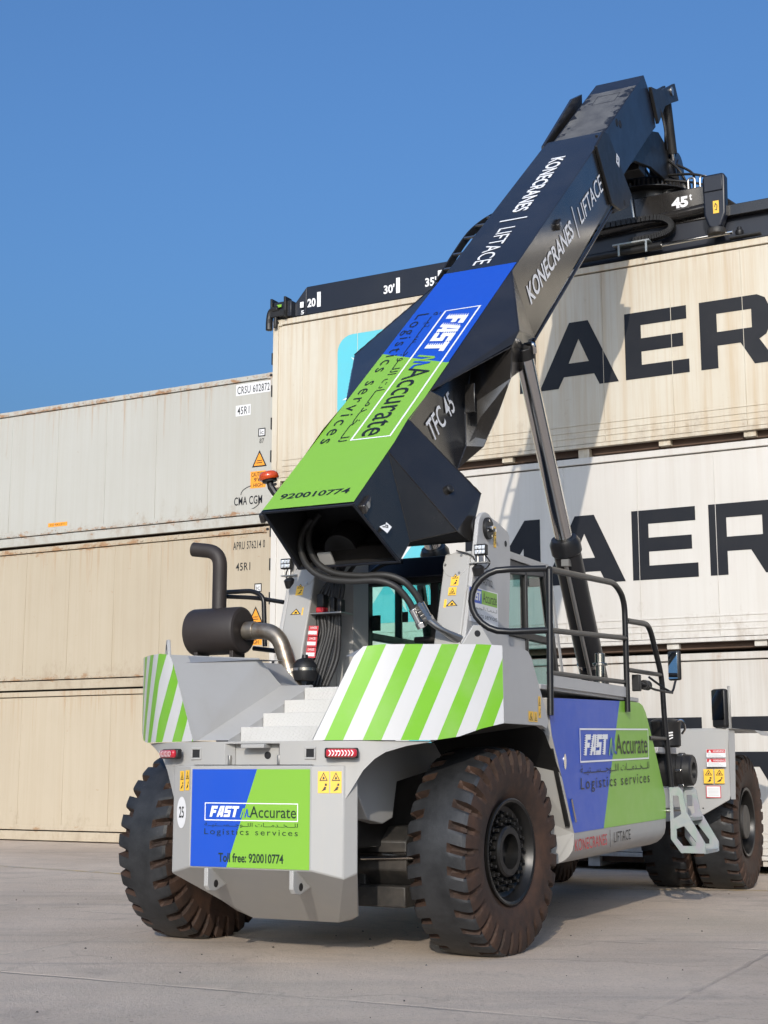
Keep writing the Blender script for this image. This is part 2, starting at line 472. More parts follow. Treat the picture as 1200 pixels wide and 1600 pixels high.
def fillet(path, rad, n=5):
    """round the corners of a polyline"""
    P = [Vector(p) for p in path]; out = [P[0]]
    for i in range(1, len(P) - 1):
        a, c, b = P[i - 1], P[i], P[i + 1]
        da, db = (a - c), (b - c)
        r = min(rad, da.length * .48, db.length * .48)
        p0, p1 = c + da.normalized() * r, c + db.normalized() * r
        for k in range(n + 1):
            t = k / n
            out.append((1 - t) ** 2 * p0 + 2 * t * (1 - t) * c + t * t * p1)
    out.append(P[-1]); return out

def spline(path, n=6):
    P = [Vector(p) for p in path]; P = [2 * P[0] - P[1]] + P + [2 * P[-1] - P[-2]]; out = []
    for i in range(1, len(P) - 2):
        for k in range(n):
            t = k / n
            out.append(.5 * ((2 * P[i]) + (-P[i - 1] + P[i + 1]) * t + (2 * P[i - 1] - 5 * P[i] + 4 * P[i + 1] - P[i + 2]) * t * t + (-P[i - 1] + 3 * P[i] - 3 * P[i + 1] + P[i + 2]) * t ** 3))
    out.append(P[-2]); return out

def empty(name, loc, rz=0.0):
    o = bpy.data.objects.new(name, None)
    scene.collection.objects.link(o)
    o.location = loc; o.rotation_euler = (0, 0, rz); o.empty_display_size = .3
    return o

def tag(o, label=None, cat=None, group=None, kind=None):
    if label: o['label'] = label
    if cat: o['category'] = cat
    if group: o['group'] = group
    if kind: o['kind'] = kind
    return o

_tcache = {}
def text2d(body, bold=0.0, spacing=1.0, shear=0.0):
    """outline text as 2-D points and faces, scaled to its own unit box"""
    key = (body, bold, spacing, shear)
    if key in _tcache: return _tcache[key]
    c = bpy.data.curves.new('lettering', 'FONT')
    c.body = body; c.offset = bold; c.space_character = spacing; c.shear = shear; c.resolution_u = 3
    o = bpy.data.objects.new('lettering', c); scene.collection.objects.link(o)
    dg = bpy.context.evaluated_depsgraph_get(); dg.update()
    me = bpy.data.meshes.new_from_object(o.evaluated_get(dg))
    pts = [(v.co.x, v.co.y) for v in me.vertices]; fs = [tuple(p.vertices) for p in me.polygons]
    bpy.data.objects.remove(o); bpy.data.curves.remove(c); bpy.data.meshes.remove(me)
    x0, x1 = min(p[0] for p in pts), max(p[0] for p in pts); y0, y1 = min(p[1] for p in pts), max(p[1] for p in pts)
    r = ([((x - x0) / (x1 - x0), (y - y0) / (y1 - y0)) for x, y in pts], fs)
    _tcache[key] = r
    return r

class Decal:
    """flat pieces laid on a surface: O origin, U right, V up (metres), lifted along U x V"""
    def __init__(s, O, U, V, lift=.003):
        s.O, s.U, s.V = Vector(O), Vector(U), Vector(V)
        s.N = s.U.cross(s.V).normalized(); s.mb = MB(); s.lift = lift
    def P(s, x, y, k=0): return s.O + x * s.U + y * s.V + s.N * (s.lift + k)
    def poly(s, pts, m=0, k=0): s.mb.poly([s.P(x, y, k) for x, y in pts], m); return s
    def rect(s, x0, y0, x1, y1, m=0, k=0): return s.poly([(x0, y0), (x1, y0), (x1, y1), (x0, y1)], m, k)
    def text(s, body, x0, y0, x1, y1, m=0, k=0, bold=0.0, spacing=1.0, shear=0.0):
        pts, fs = text2d(body, bold, spacing, shear)
        s.mb.mesh([s.P(x0 + (x1 - x0) * a, y0 + (y1 - y0) * b, k) for a, b in pts], fs, m); return s
    def line(s, pts, w, m=0, k=0):
        """thick polyline, w in plane units of x; aspect taken from U and V"""
        ul, vl = s.U.length, s.V.length
        for (xa, ya), (xb, yb) in zip(pts, pts[1:]):
            dx, dy = (xb - xa) * ul, (yb - ya) * vl; L = math.hypot(dx, dy) or 1
            nx, ny = -dy / L * w / 2 / ul, dx / L * w / 2 / vl
            ex, ey = dx / L * w * .3 / ul, dy / L * w * .3 / vl
            s.poly([(xa + nx - ex, ya + ny - ey), (xb + nx + ex, yb + ny + ey), (xb - nx + ex, yb - ny + ey), (xa - nx - ex, ya - ny - ey)], m, k); k += .00003
        return s
    def build(s, name, mats, parent): return s.mb.build(name, mats, parent, 0, 0, False)

AR = ''.join(reversed('\uFEDF\uFEE0\u0640\u0640\u0640\uFEA8\u0640\u0640\uFEAA\uFEE3\u0640\u0640\u0640\uFE8E\uFE95 \uFE8D\uFEDF\uFEE0\u0640\u0640\uFEEE\uFE9F\u0640\u0640\u0640\uFEB4\u0640\u0640\u0640\uFE98\uFEF4\u0640\u0640\uFE94'))

def fast_letters(d, x0, y0, x1, y1, m, k=.0006, teeth=True):
    """the slanted block letters F A S T, combed along their left edge"""
    W = x1 - x0; H = y1 - y0; lw = W * .205; gap = W * .238; sl = W * .075
    shapes = [
        [[(0, 0), (.42, 0), (.42, 1), (0, 1)], [(.42, .74), (1.02, .74), (1.02, 1), (.42, 1)], [(.42, .36), (.9, .36), (.9, .6), (.42, .6)]],
        [[(0, 0), (.36, 0), (.62, 1), (.28, 1)], [(.62, 0), (1.0, 0), (.98, 1), (.62, 1)], [(.40, .17), (.62, .17), (.62, .40), (.46, .40)]],
        [[(0, .36), (.4, .36), (.4, 1), (0, 1)], [(.4, .76), (1.02, .76), (1.02, 1), (.4, 1)], [(.4, .38), (.62, .38), (.62, .62), (.4, .62)], [(.62, 0), (1.0, 0), (1.0, .62), (.62, .62)], [(0, 0), (.62, 0), (.62, .22), (0, .22)]],
        [[(-.04, .76), (1.08, .76), (1.08, 1), (-.04, 1)], [(.33, 0), (.76, 0), (.76, .76), (.33, .76)]]]
    left = [[(0, 0, 1)], [(0, 0, .95)], [(0, .36, 1), (0, 0, .2)], [(.33, 0, .74), (-.04, .76, 1)]]
    for i in range(4):
        ox = x0 + i * gap
        def T(p): return (ox + p[0] * lw + p[1] * sl, y0 + p[1] * H)
        for pl in shapes[i]: d.poly([T(p) for p in pl], m, k)
        if teeth:
            for lx, a, b in left[i]:
                n = max(2, int(round((b - a) * 9)))
                for q in range(n):
                    y = a + (b - a) * (q + .15) / n; h = (b - a) / n * .62
                    xx = lx + (.28 * y if i == 1 else 0)
                    d.poly([T((xx + .02, y)), T((xx + .02, y + h)), T((xx - .30, y + h * .55))], m, k)

def logo(parent, O, U, V, lift=.006, ink='ink', teeth=True, name='company_logo'):
    """framed FAST n Accurate sign with its Arabic and English lines; the plane box is the whole sign"""
    d = Decal(O, U, V, lift)
    t = .009 * max(1, .8 / d.U.length * .8)
    fy = .445
    ul, vl = d.U.length, d.V.length
    tx, ty = .007 / ul * max(1, ul), .007 / vl * max(1, ul)
    d.rect(0, fy, 1, fy + ty); d.rect(0, 1 - ty, 1, 1); d.rect(0, fy + ty, tx, 1 - ty); d.rect(1 - tx, fy + ty, 1, 1 - ty)
    fast_letters(d, .055, .56, .375, .90, 0, .0006, teeth)
    d.line([(.392, .56), (.418, .80), (.428, .82), (.432, .60), (.44, .56)], .012 * ul, 3, .001)
    d.line([(.44, .56), (.462, .80), (.468, .70), (.47, .60), (.49, .58)], .012 * ul, 2, .0012)
    d.text('Accurate', .49, .55, .98, .90, 1, .0006, .004)
    d.text(AR, 0, .235, 1, .40, 1, .0006, .0)
    d.text('Logistics services', 0, -.04, 1, .20, 1, .0006, .0, 1.28)
    return d.build(name, ['letter', ink, 'blue', 'green'], parent)

def warn_label(parent, O, U, V, rows=2, name='warning_label'):
    """yellow label carrying a triangle with a figure and a pictogram below"""
    d = Decal(O, U, V, .003)
    d.rect(0, 0, 1, 1)
    h = 1.0 / rows; r = random.Random(int(abs(O[0] * 977 + O[1] * 31 + O[2] * 171)))
    for k in range(rows):
        y = k * h
        if k == rows - 1:
            d.poly([(.12, y + .12 * h), (.88, y + .12 * h), (.5, y + .92 * h)], 1, .0006)
            d.poly([(.24, y + .20 * h), (.76, y + .20 * h), (.5, y + .76 * h)], 0, .0012)
            d.poly([(.40, y + .24 * h), (.62, y + .28 * h), (.55, y + .52 * h), (.45, y + .50 * h)], 1, .0018)
        else:
            a = r.random() * .2
            d.poly([(.15 + a, y + .15 * h), (.55 + a, y + .30 * h), (.75, y + .55 * h), (.60, y + .62 * h), (.3 + a, y + .35 * h)], 1, .0006)
            d.poly([(.62, y + .66 * h), (.80, y + .66 * h), (.80, y + .88 * h), (.62, y + .88 * h)], 1, .0006)
    return d.build(name, ['yellow', 'ink'], parent)

# ------------------------------------------------------------------ setting: yard
mb = MB(); mb.poly([(-350, -350, 0), (350, -350, 0), (350, 350, 0), (-350, 350, 0)])
tag(mb.build('ground', 'concrete', None, 0, 0, False), kind='structure')
def to_world(x, y, z=0.0): return ORG + x * M_RI + y * M_FW + Vector((0, 0, z))
def ground_strip(a, b, w):
    A, Bv = to_world(a[0], a[1], .004), to_world(b[0], b[1], .004)
    n = (Bv - A).cross(Vector((0, 0, 1))).normalized() * w / 2
    k = 14; m_ = MB()
    for i in range(k):
        p, q = A.lerp(Bv, i / k), A.lerp(Bv, (i + 1) / k)
        m_.poly([p - n, p + n, q + n, q - n])
    tag(m_.build('road_marking', 'yellowline', None, 0, 0, False), kind='structure')
ground_strip((-16, 7.55), (-6.2, 5.57), .11)
ground_strip((.2, 6.22), (4.6, 7.66), .10)

rg = random.Random(21); mb = MB()
for k in range(240):
    x, y = rg.uniform(-7, 7), rg.uniform(4.5, 18); r_ = rg.uniform(.003, .011) * (1.6 if rg.random() < .06 else 1)
    a = rg.random() * 6.28
    top_ = [(x + r_ * .5 * math.cos(a + q * 1.57), y + r_ * .5 * math.sin(a + q * 1.57), r_ * .8) for q in range(4)]
    bot_ = [(x + r_ * rg.uniform(.8, 1.2) * math.cos(a + q * 1.57), y + r_ * rg.uniform(.8, 1.2) * math.sin(a + q * 1.57), -.001) for q in range(4)]
    mb.loft([bot_, top_])
tag(mb.build('gravel', 'axle', None, 0, 0), kind='stuff')

# ------------------------------------------------------------------ container stacks
CA = .4936
C_U = Vector((math.cos(CA), -math.sin(CA), 0)); C_N = Vector((math.sin(CA), math.cos(CA), 0))
L40, W8, HC = 12.192, 2.438, 2.896

def container(name, label, u, d, z, mat, raised, group, ribs=1.13):
    e = empty(name, u * C_U + d * C_N + Vector((0, 0, z)), -CA)
    tag(e, label, 'container', group)
    mt = RC[mat]
    zb = .165 if raised else .208
    b = MB(); b.box(.03, L40 - .03, .022, W8 - .022, zb, 2.778)
    x = ribs * .55
    while x < L40 - .3:                       # flat vertical seams of the insulated side wall
        b.box(x - .004, x + .004, .013, .022, zb + .02, 2.775)
        x += ribs
    if raised:
        for zz in (.27, .36, .46): b.box(.2, L40 - .2, .013, .022, zz - .012, zz + .012)
    else:
        b.box(.18, L40 - .18, .010, .022, .208, .31)
    b.build('side_wall', mt, e, .003, 30, seg=1)
    t = MB(); t.box(0, L40, 0, W8, 2.795, HC - .004); t.build('top_rail', mt, e, .006, seg=1)
    r = MB()
    if raised:
        r.box(.12, L40 - .12, 0, .09, .10, .155); r.box(.12, L40 - .12, W8 - .09, W8, .10, .155)
        u_ = MB(); u_.box(.14, L40 - .14, .16, W8 - .16, .015, .146); u_.build('floor_frame', 'underside', e)
        for k in range(10):
            f = MB(); f.box(.45 + k * 1.235, .62 + k * 1.235, .05, W8 - .05, -.045 if k % 3 == 1 else .02, .098); f.build('cross_member', mt, e)
    else:
        r.box(.1, L40 - .1, 0, .07, .012, .184); r.box(.1, L40 - .1, W8 - .07, W8, .012, .184)
        u_ = MB(); u_.box(.14, L40 - .14, .10, W8 - .10, .03, .18); u_.build('floor_frame', 'underside', e)
    r.build('bottom_rail', mt, e, .004, seg=1)
    for xx in (0, L40 - .10):
        for yy in (-.002, W8 - .098):
            p = MB(); p.box(xx - .002, xx + .102, yy, yy + .10, .118, 2.79); p.build('corner_post', mt, e, .004, seg=1)
    for xx in (-.004, L40 - .174):
        for yy in (-.006, W8 - .156):
            for zz in (0, HC - .118):
                c = MB(); c.box(xx, xx + .178, yy, yy + .162, zz, zz + .1185)
                o = c.build('corner_casting', mt, e, .008)
                h = MB(); yh = yy - .002 if yy < 1 else yy + .164
                h.prism([(xx + .089 + .035 * math.cos(q * .524), zz + .059 + .026 * math.sin(q * .524)) for q in range(12)], 'y', yh - .001, yh + .001)
                h.build('lock_hole', 'dark', o)
    if raised:
        for k in range(4):
            zz = .55 + k * .56
            hb = MB(); hb.box(-.035, -.001, .01, .05, zz - .10, zz + .10); hb.build('door_hinge', 'satin', e)
    return e

LETTERS = {
 'M': [[(0, 0), (.27, 0), (.27, .58), (.615, .08), (.96, .58), (.96, 0), (1.23, 0), (1.23, 1), (.98, 1), (.615, .45), (.25, 1), (0, 1)]],
 'A': [[(0, 0), (.31, 0), (.40, .17), (.48, .37), (.645, .73), (.645, 1), (.50, 1)], [(1.26, 0), (.80, 1), (.645, 1), (.645, .73), (.80, .37), (.88, .17), (.96, 0)], [(.40, .17), (.88, .17), (.80, .37), (.48, .37)]],
 'E': [[(0, 0), (.96, 0), (.96, .2), (.25, .2), (.25, .4), (.88, .4), (.88, .6), (.25, .6), (.25, .8), (.94, .8), (.94, 1), (0, 1)]],
 'R': [[(0, 0), (.25, 0), (.25, 1), (0, 1)], [(.25, .8), (.25, 1), (.84, 1), (.95, .94), (1.0, .82), (1.0, .52), (.95, .41), (.85, .35), (1.07, 0), (.77, 0), (.58, .33), (.25, .33), (.25, .53), (.75, .53), (.75, .8)]],
 'S': [[(0, 0), (.88, 0), (1, .1), (1, .5), (.9, .6), (.25, .6), (.25, .8), (.96, .8), (.96, 1), (.12, 1), (0, .9), (0, .5), (.1, .4), (.75, .4), (.75, .2), (0, .2)]],
 'K': [[(0, 0), (.25, 0), (.25, 1), (0, 1)], [(.25, .34), (.42, .52), (.76, 0), (1.08, 0), (.60, .70), (.88, 1), (.56, 1), (.25, .66)]],
}
def big_name(e, z0):
    d = Decal((0, .022, 0), (1, 0, 0), (0, 0, 1), .004)
    for ch, x in (('M', 3.52), ('A', 4.80), ('E', 6.17), ('R', 7.30), ('S', 8.55), ('K', 9.72)):
        for pl in LETTERS[ch]: d.poly([(x + a, z0 + b_ * 1.01) for a, b_ in pl])
    d.build('company_name', 'maerskblack', e)
def star_badge(e, x0, z0, x1, z1):
    d = Decal((0, .022, 0), (1, 0, 0), (0, 0, 1), .004)
    r = .28; pts = []
    for cx, cz, a0 in ((x1 - r, z1 - r, 0), (x0 + r, z1 - r, 90), (x0 + r, z0 + r, 180), (x1 - r, z0 + r, 270)):
        for k in range(7): a = R(a0 + k * 15); pts.append((cx + r * math.cos(a), cz + r * math.sin(a)))
    d.poly(pts)
    cx, cz = (x0 + x1) / 2, (z0 + z1) / 2; st = []
    for k in range(14):
        a = R(90 + k * 360 / 14); rr = .84 if k % 2 == 0 else .27
        st.append((cx + rr * math.cos(a), cz + rr * math.sin(a)))
    d.poly(st, 1, .001)
    d.build('star_badge', ['maersklight', 'stripe_white'], e)

g_r, g_l = 'container stack behind the machine, right', 'container stack on the left'
m1 = container('shipping_container', 'dusty white refrigerated container at the bottom of the right stack, standing on the yard', -12.77, 19.779, .09, 'm1', True, g_r)
m2 = container('shipping_container', 'clean white refrigerated container, middle of the right stack, big black name behind the lift cylinder', -12.745, 19.755, 3.035, 'm2', True, g_r)
m3 = container('shipping_container', 'rust streaked cream refrigerated container, topmost of the right stack, gripped by the black spreader', -12.77, 19.779, 5.98, 'm3', True, g_r, 1.05)
for e, zb in ((m1, 1.0), (m2, 1.02), (m3, 1.055)): big_name(e, zb)
star_badge(m3, 1.25, .62, 3.07, 2.44); star_badge(m2, 1.25, .60, 3.05, 2.42); star_badge(m1, 1.25, .60, 3.05, 2.42)

l1 = container('shipping_container', 'plain sand coloured refrigerated container at the bottom of the left stack, on the ground', -14.24 - L40, 22.14, .01, 'low', False, g_l)
l2 = container('shipping_container', 'beige refrigerated container in the middle of the left stack, behind the exhaust stack', -14.29 - L40, 22.17, 2.93, 'app', False, g_l)
l3 = container('shipping_container', 'pale grey refrigerated container, topmost of the left stack, yellow warnings at its right end', -14.25 - L40, 22.158, 5.87, 'cma', False, g_l, 1.25)
for e, num in ((l3, 'CRSU 602872'), (l2, 'APRU 576214 0')):
    top = e is l3
    x1, zz = (12.06, 2.56) if top else (12.04, 2.50)
    d = Decal((0, .022, 0), (1, 0, 0), (0, 0, 1), .003)
    if top: d.rect(11.30, zz - .03, x1 + .02, zz + .19)
    d.text(num, 11.33, zz, x1, zz + .15, 1, .001, .008, 1.1); d.build('code_lettering', ['stripe_white', 'ink'], e); d.mb = MB()
    if top: d.rect(11.30, zz - .43, 11.64, zz - .22)
    d.text('45R1', 11.34 if top else 11.40, zz - .40, 11.61 if top else 11.72, zz - .25, 1, .001, .008, 1.1); d.build('code_lettering', ['stripe_white', 'ink'], e); d.mb = MB()
    zi = 1.68
    d.rect(11.82, zi, 11.98, zi + .16, 1, .001); d.rect(11.84, zi + .02, 11.96, zi + .14, 0, .0015); d.text('ic', 11.86, zi + .04, 11.94, zi + .12, 1, .003)
    d.text('87', 11.85, zi - .13, 11.95, zi - .04, 1, .001)
    d.build('approval_mark', ['stripe_white', 'ink'], e)
    w = Decal((0, .022, 0), (1, 0, 0), (0, 0, 1), .003)
    zt = 1.10
    w.poly([(11.69, zt), (12.02, zt), (11.855, zt + .32)], 1); w.poly([(11.73, zt + .025), (11.98, zt + .025), (11.855, zt + .27)], 0, .001)
    w.rect(11.79, zt + .07, 11.92, zt + .085, 1, .002); w.rect(11.80, zt + .11, 11.91, zt + .125, 1, .002)
    w.rect(11.66, .70, 12.0, 1.02, 0)
    w.text("CAUTION", 11.68, .92, 11.98, 1.0, 1, .001, .01); w.text("9'6\"", 11.74, .82, 11.93, .90, 1, .001, .01); w.text("HIGH", 11.73, .72, 11.93, .79, 1, .001, .01)
    w.build('height_warning', ['orange', 'ink'], e)
d = Decal((0, .022, 0), (1, 0, 0), (0, 0, 1), .003)
d.text('CMA CGM', 11.30, .40, 11.93, .56, 0, 0, .012, 1.06)
d.line([(11.45 + .33 * (1 - math.cos(k * .25)), .60 + .16 * math.sin(k * .25)) for k in range(6)], .016)
d.line([(11.62 + .28 * math.sin(k * .25), .30 + .14 * (1 - math.cos(k * .3))) for k in range(6)], .016)
d.build('company_name', 'maerskblack', l3)
d = Decal((0, .022, 0), (1, 0, 0), (0, 0, 1), .003)
d.rect(6.76, .35, 7.26, .43); d.text('FORKLIFT', 6.82, .37, 7.2, .41, 1, .001)
d.build('orange_label', ['orange', 'ink'], l3)

# ------------------------------------------------------------------ reach stacker
RS = empty('reach_stacker', ORG, -YAW)
tag(RS, 'white, green and blue container reach stacker with a raised black boom on big dusty tyres', 'reach stacker')

# --- wheels
def tyre_bmesh():
    half = [(0, .800), (.05, .800), (.095, .799), (.112, .798), (.130, .797), (.185, .793), (.232, .784), (.252, .765), (.266, .725), (.274, .675), (.272, .60), (.262, .52), (.240, .455), (.212, .415), (.200, .385)]
    prof = [(-x, r) for x, r in reversed(half[1:])] + half
    NL, SUB = 30, 10; N = NL * SUB; np_ = len(prof)
    depth = {.112: 0.0, .130: .048, .185: .064, .232: .074, .252: .078, .266: .064, .274: .032}
    mask = [1, 1, 1, .12, 0, 0, 0, 0, 0, 0]
    rnd = random.Random(3)
    wear = [1 + rnd.uniform(-.12, .12) for _ in range(NL * 2 + 2)]
    b = MB()
    for a in range(N):
        for (x, r) in prof:
            ax, sg = abs(x), (1 if x >= 0 else -1)
            ph = a + (0 if sg > 0 else SUB // 2)
            k = mask[ph % SUB] * wear[(ph // SUB) % NL + (0 if sg > 0 else NL)]
            if ax in (.130,) and ph % SUB in (0, 2): k *= .6
            dd = depth.get(ax, 0.0) * k
            rr, xx = r - dd * (1 if ax < .25 else .75), x - sg * (dd * .55 if ax > .25 else 0)
            th = 2 * math.pi * a / N + (.30 * max(0, ax - .10) if ax < .26 else .30 * .16 - .10 * (ax - .26)) * sg * (1 if sg > 0 else -1)
            z = -rr * math.cos(th); y = rr * math.sin(th)
            if z < -.772:
                z = -.772 - .001 * abs(x); xx *= 1.03
            b.v.append((xx, y, z))
    for a in range(N):
        for j in range(np_ - 1):
            a2 = (a + 1) % N
            b.f.append([a * np_ + j, a2 * np_ + j, a2 * np_ + j + 1, a * np_ + j + 1])
            xm = abs(prof[j][0] + prof[j + 1][0]) / 2
            sg = 1 if prof[j][0] + prof[j + 1][0] > 0 else -1
            gph = (a + (0 if sg > 0 else SUB // 2)) % SUB
            groove = xm > .11 and gph in (9, 0, 1, 2)
            rm = (prof[j][1] + prof[j + 1][1]) / 2
            b.m.append(1 if (xm > .243 or rm < .70 or (groove and xm > .12)) else 0)
    return b
tyre_mesh = None
def make_wheel(cx, cy, steer, out, deep=False):
    """rim as the part, tyre, hub and nuts below it; out = +1 outer face to the right"""
    global tyre_mesh
    rz = R(steer) + (0 if out > 0 else math.pi)
    b = MB()
    dx = .052 if deep else .150
    b.lathe([(-.19, .395), (.215, .395), (.238, .405), (.243, .395), (.236, .375), (.205, .362), (dx + .03, .350), (dx + .008, .345), (dx, .33), (dx, .17), (-.19, .17)], (0, 0, 0), (1, 0, 0), 56)
    w = b.build('wheel', 'rim', RS, 0, 35); w.location = (cx, cy, .772); w.rotation_euler = (0, 0, rz)
    if tyre_mesh is None:
        t = tyre_bmesh().build('tyre', ['tread', 'sidewall'], w, 0, 24, False); tyre_mesh = t.data
    else:
        t = bpy.data.objects.new('tyre', tyre_mesh); scene.collection.objects.link(t); t.parent = w
    h = MB(); f = -.10 if deep else .06
    h.lathe([(.04, .20), (.15 + f, .195), (.165 + f, .18), (.165 + f, .135), (.06 + f, .130), (.06 + f, .06), (.09 + f, .05), (.09 + f, .0)][:-1], (0, 0, 0), (1, 0, 0), 40)
    h.build('hub', 'rim', w, 0, 35)
    n = MB()
    for k in range(20):
        a = 2 * math.pi * k / 20
        for rr, q in ((.285, .05), (.232, .055)):
            y, z = rr * math.cos(a + (.15 if rr < .25 else 0)), rr * math.sin(a + (.15 if rr < .25 else 0))
            n.lathe([(dx - .012, .024), (dx - .012 + q * .6, .024), (dx - .012 + q * .6, .015), (dx - .012 + q * 1.3, .014)], (0, y, z), (1, 0, 0), 6)
    n.build('wheel_nuts', 'rim', w, 0, 30)
    return w
make_wheel(1.27, .03, -5.5, 1); make_wheel(-1.375, .03, -5.5, -1)
for sx in (1, -1):
    make_wheel(sx * 1.475, 7.05, 0, sx, True)
    make_wheel(sx * .86, 7.05, 0, sx, True)

# --- chassis frame and axles
b = MB(); b.box(-.50, .50, -.62, 7.6, .80, 1.55); b.box(-.62, .62, 1.25, 5.9, .60, 1.45)
b.build('chassis_frame', 'satin', RS, .01)
b = MB()
b.prism([(-.12, .50), (-.24, .62), (-.24, .84), (-.10, .95), (.20, .95), (.30, .80), (.30, .60), (.18, .50)], 'x', -.72, .72)
b.box(.30, .74, -.30, .28, .34, .50); b.box(-.74, -.30, -.30, .28, .34, .50)
b.box(-.34, .34, -.20, .25, .33, .95)
b.cyl((-1.05, .03, .772), (1.05, .03, .772), .15)
b.build('rear_axle', 'axle', RS, .012)
b = MB(); b.cyl((.34, -.26, .72), (.98, -.22, .74), .035, n=18); b.build('steering_rod', 'chrome', RS)
b = MB(); b.cyl((-1.7, 7.05, .772), (1.7, 7.05, .772), .2); b.box(-.45, .45, 6.7, 7.4, .5, 1.1); b.build('front_axle', 'axle', RS, .01)
# inner cheek of the wheel arch with its small label
for sx in (1, -1):
    b = MB(); b.prism([(-.95, 1.60), (-.95, 1.30), (-.70, 1.02), (-.45, .98), (-.28, 1.02), (-.20, 1.30), (.9, 1.45), (.9, 1.62)], 'x', sx * .50, sx * .62)
    b.build('wheel_arch_cheek', 'grey', RS, .008)
warn_label(RS, (.40, -.965, 1.06), (.11, 0, 0), (0, 0, .05), 1)

# --- counterweight, lower block
b = MB()
hv = [(.525, -1.40, .68), (.74, -1.31, .625), (.80, -1.20, .66), (.378, -.71, .255), (.55, -.71, .31), (.62, -1.05, .66), (.50, -.62, .31), (.378, -.50, .255), (.525, -1.40, 1.425), (.74, -1.31, 1.425), (.80, -1.20, 1.20), (.62, -1.05, 1.20), (.80, -1.20, 1.425), (.62, -1.05, 1.425)]
A_, B_, C_, D_, E_, F_, G_, H_, A2, B2, C1, F1, C2, F2 = range(14)
fs = [(A_, B_, D_), (B_, C_, E_, D_), (C_, F_, G_, E_), (E_, G_, H_, D_), (A_, A2, B2, B_), (B_, B2, C2, C_), (C_, C2, F2, F_), (A2, F2, C2, B2)]
b.mesh(hv, fs); k = len(hv); b.mesh([(-x, y, z) for x, y, z in hv], [tuple(reversed(f)) for f in fs])
b.mesh([hv[A_], (-.525, -1.40, .68), (-.378, -.71, .255), hv[D_]], [(0, 1, 2, 3)])
b.mesh([hv[A_], hv[A2], (-.525, -1.40, 1.425), (-.525, -1.40, .68)], [(0, 1, 2, 3)])
b.mesh([hv[D_], (-.378, -.71, .255), (-.378, -.45, .255), hv[H_]], [(0, 1, 2, 3)])
b.mesh([hv[A2], (-.525, -1.40, 1.425), (-.62, -1.05, 1.425), hv[F2]], [(0, 1, 2, 3)])
cw = b.build('counterweight', 'white', RS, .010, 8, True, True)
# upper band of the counterweight with the towing recess
b = MB()
plan = [(.24, -1.378, 1.43, 1.602), (.52, -1.372, 1.43, 1.602), (.74, -1.302, 1.17, 1.602), (.80, -1.268, 1.28, 1.602), (.86, -1.236, 1.39, 1.602), (.93, -1.195, 1.47, 1.602), (1.0, -1.155, 1.52, 1.602), (1.12, -1.05, 1.565, 1.602), (1.27, -.90, 1.598, 1.602)]
for sx in (1, -1):
    b.loft([[(sx * x, y, z0), (sx * x, y, z1), (sx * (x - .05), y + .07, z1), (sx * (x - .05), y + .07, z0)] for x, y, z0, z1 in plan])
b.box(-.24, .24, -1.30, -.95, 1.43, 1.602); b.box(-.24, .24, -1.375, -1.30, 1.585, 1.602)
b.build('counterweight_band', 'white', RS, .006)
b = MB(); b.box(-.08, .12, -1.41, -1.30, 1.552, 1.582); b.build('recess_shelf', 'white', cw, .004)
b = MB(); b.box(-.225, -.205, -1.36, -1.30, 1.43, 1.50); b.box(.205, .225, -1.36, -1.30, 1.43, 1.50); b.build('recess_bracket', 'steel', cw, .003)
b = MB(); b.cyl((.09, -1.303, 1.50), (.09, -1.298, 1.50), .028); b.build('recess_hole', 'dark', cw)
for sx in (1, -1):
    b = MB(); x, z = sx * .497, 1.514
    for q in (((x - .045, x + .045), (z + .03, z + .045)), ((x - .045, x + .045), (z - .045, z - .03)), ((x - .045, x - .033), (z - .03, z + .03)), ((x + .033, x + .045), (z - .03, z + .03))):
        b.box(q[0][0], q[0][1], -1.382, -1.37, q[1][0], q[1][1])
    b.build('pocket_frame', 'white', cw, .003)
    b = MB(); b.box(x - .033, x + .033, -1.3765, -1.37, z - .03, z + .03); b.build('pocket_shade', 'dark', cw)  # flat dark plate paints the shade inside the pocket
    # tail lamp turned outwards
    an = sx * R(27); ux = Vector((math.cos(an), math.sin(an) * 1, 0)); uy = Vector((-math.sin(an), math.cos(an), 0))
    c = Vector((sx * .755, -1.395 + .02, 1.513))
    b = MB(); b.obox(c, ux * .225, uy * .05, Vector((0, 0, .062))); lm = b.build('tail_lamp', 'lens', RS, .02, 30, seg=3); dl = Decal(c - uy * .0255 - ux * .105 + Vector((0, 0, -.027)), ux * .21, (0, 0, .054), .001)
    for k in range(8):
        dl.poly([(.05 + k * .11, .10), (.09 + k * .11, .10), (.15 + k * .11, .48), (.11 + k * .11, .48)]); dl.poly([(.11 + k * .11, .52), (.15 + k * .11, .52), (.09 + k * .11, .90), (.05 + k * .11, .90)])
    dl.build('lamp_reflector', 'stripe_white', lm)
    b = MB(); b.obox(c + uy * .03, ux * .245, uy * .05, Vector((0, 0, .075))); b.build('lamp_housing', 'satin', lm, .012)
# towing lugs under the panel
for x in (-.345, .385):
    b = MB(); b.prism([(-1.44, .68), (-1.44, .55), (-1.41, .515), (-1.34, .505), (-1.13, .56), (-1.30, .66)], 'x', x - .018, x + .018)
    lg = b.build('towing_lug', 'white', RS, .005)
    b = MB(); b.cyl((x + .0175, -1.33, .56), (x + .0195, -1.33, .56), .028); b.build('lug_hole', 'satin', lg)
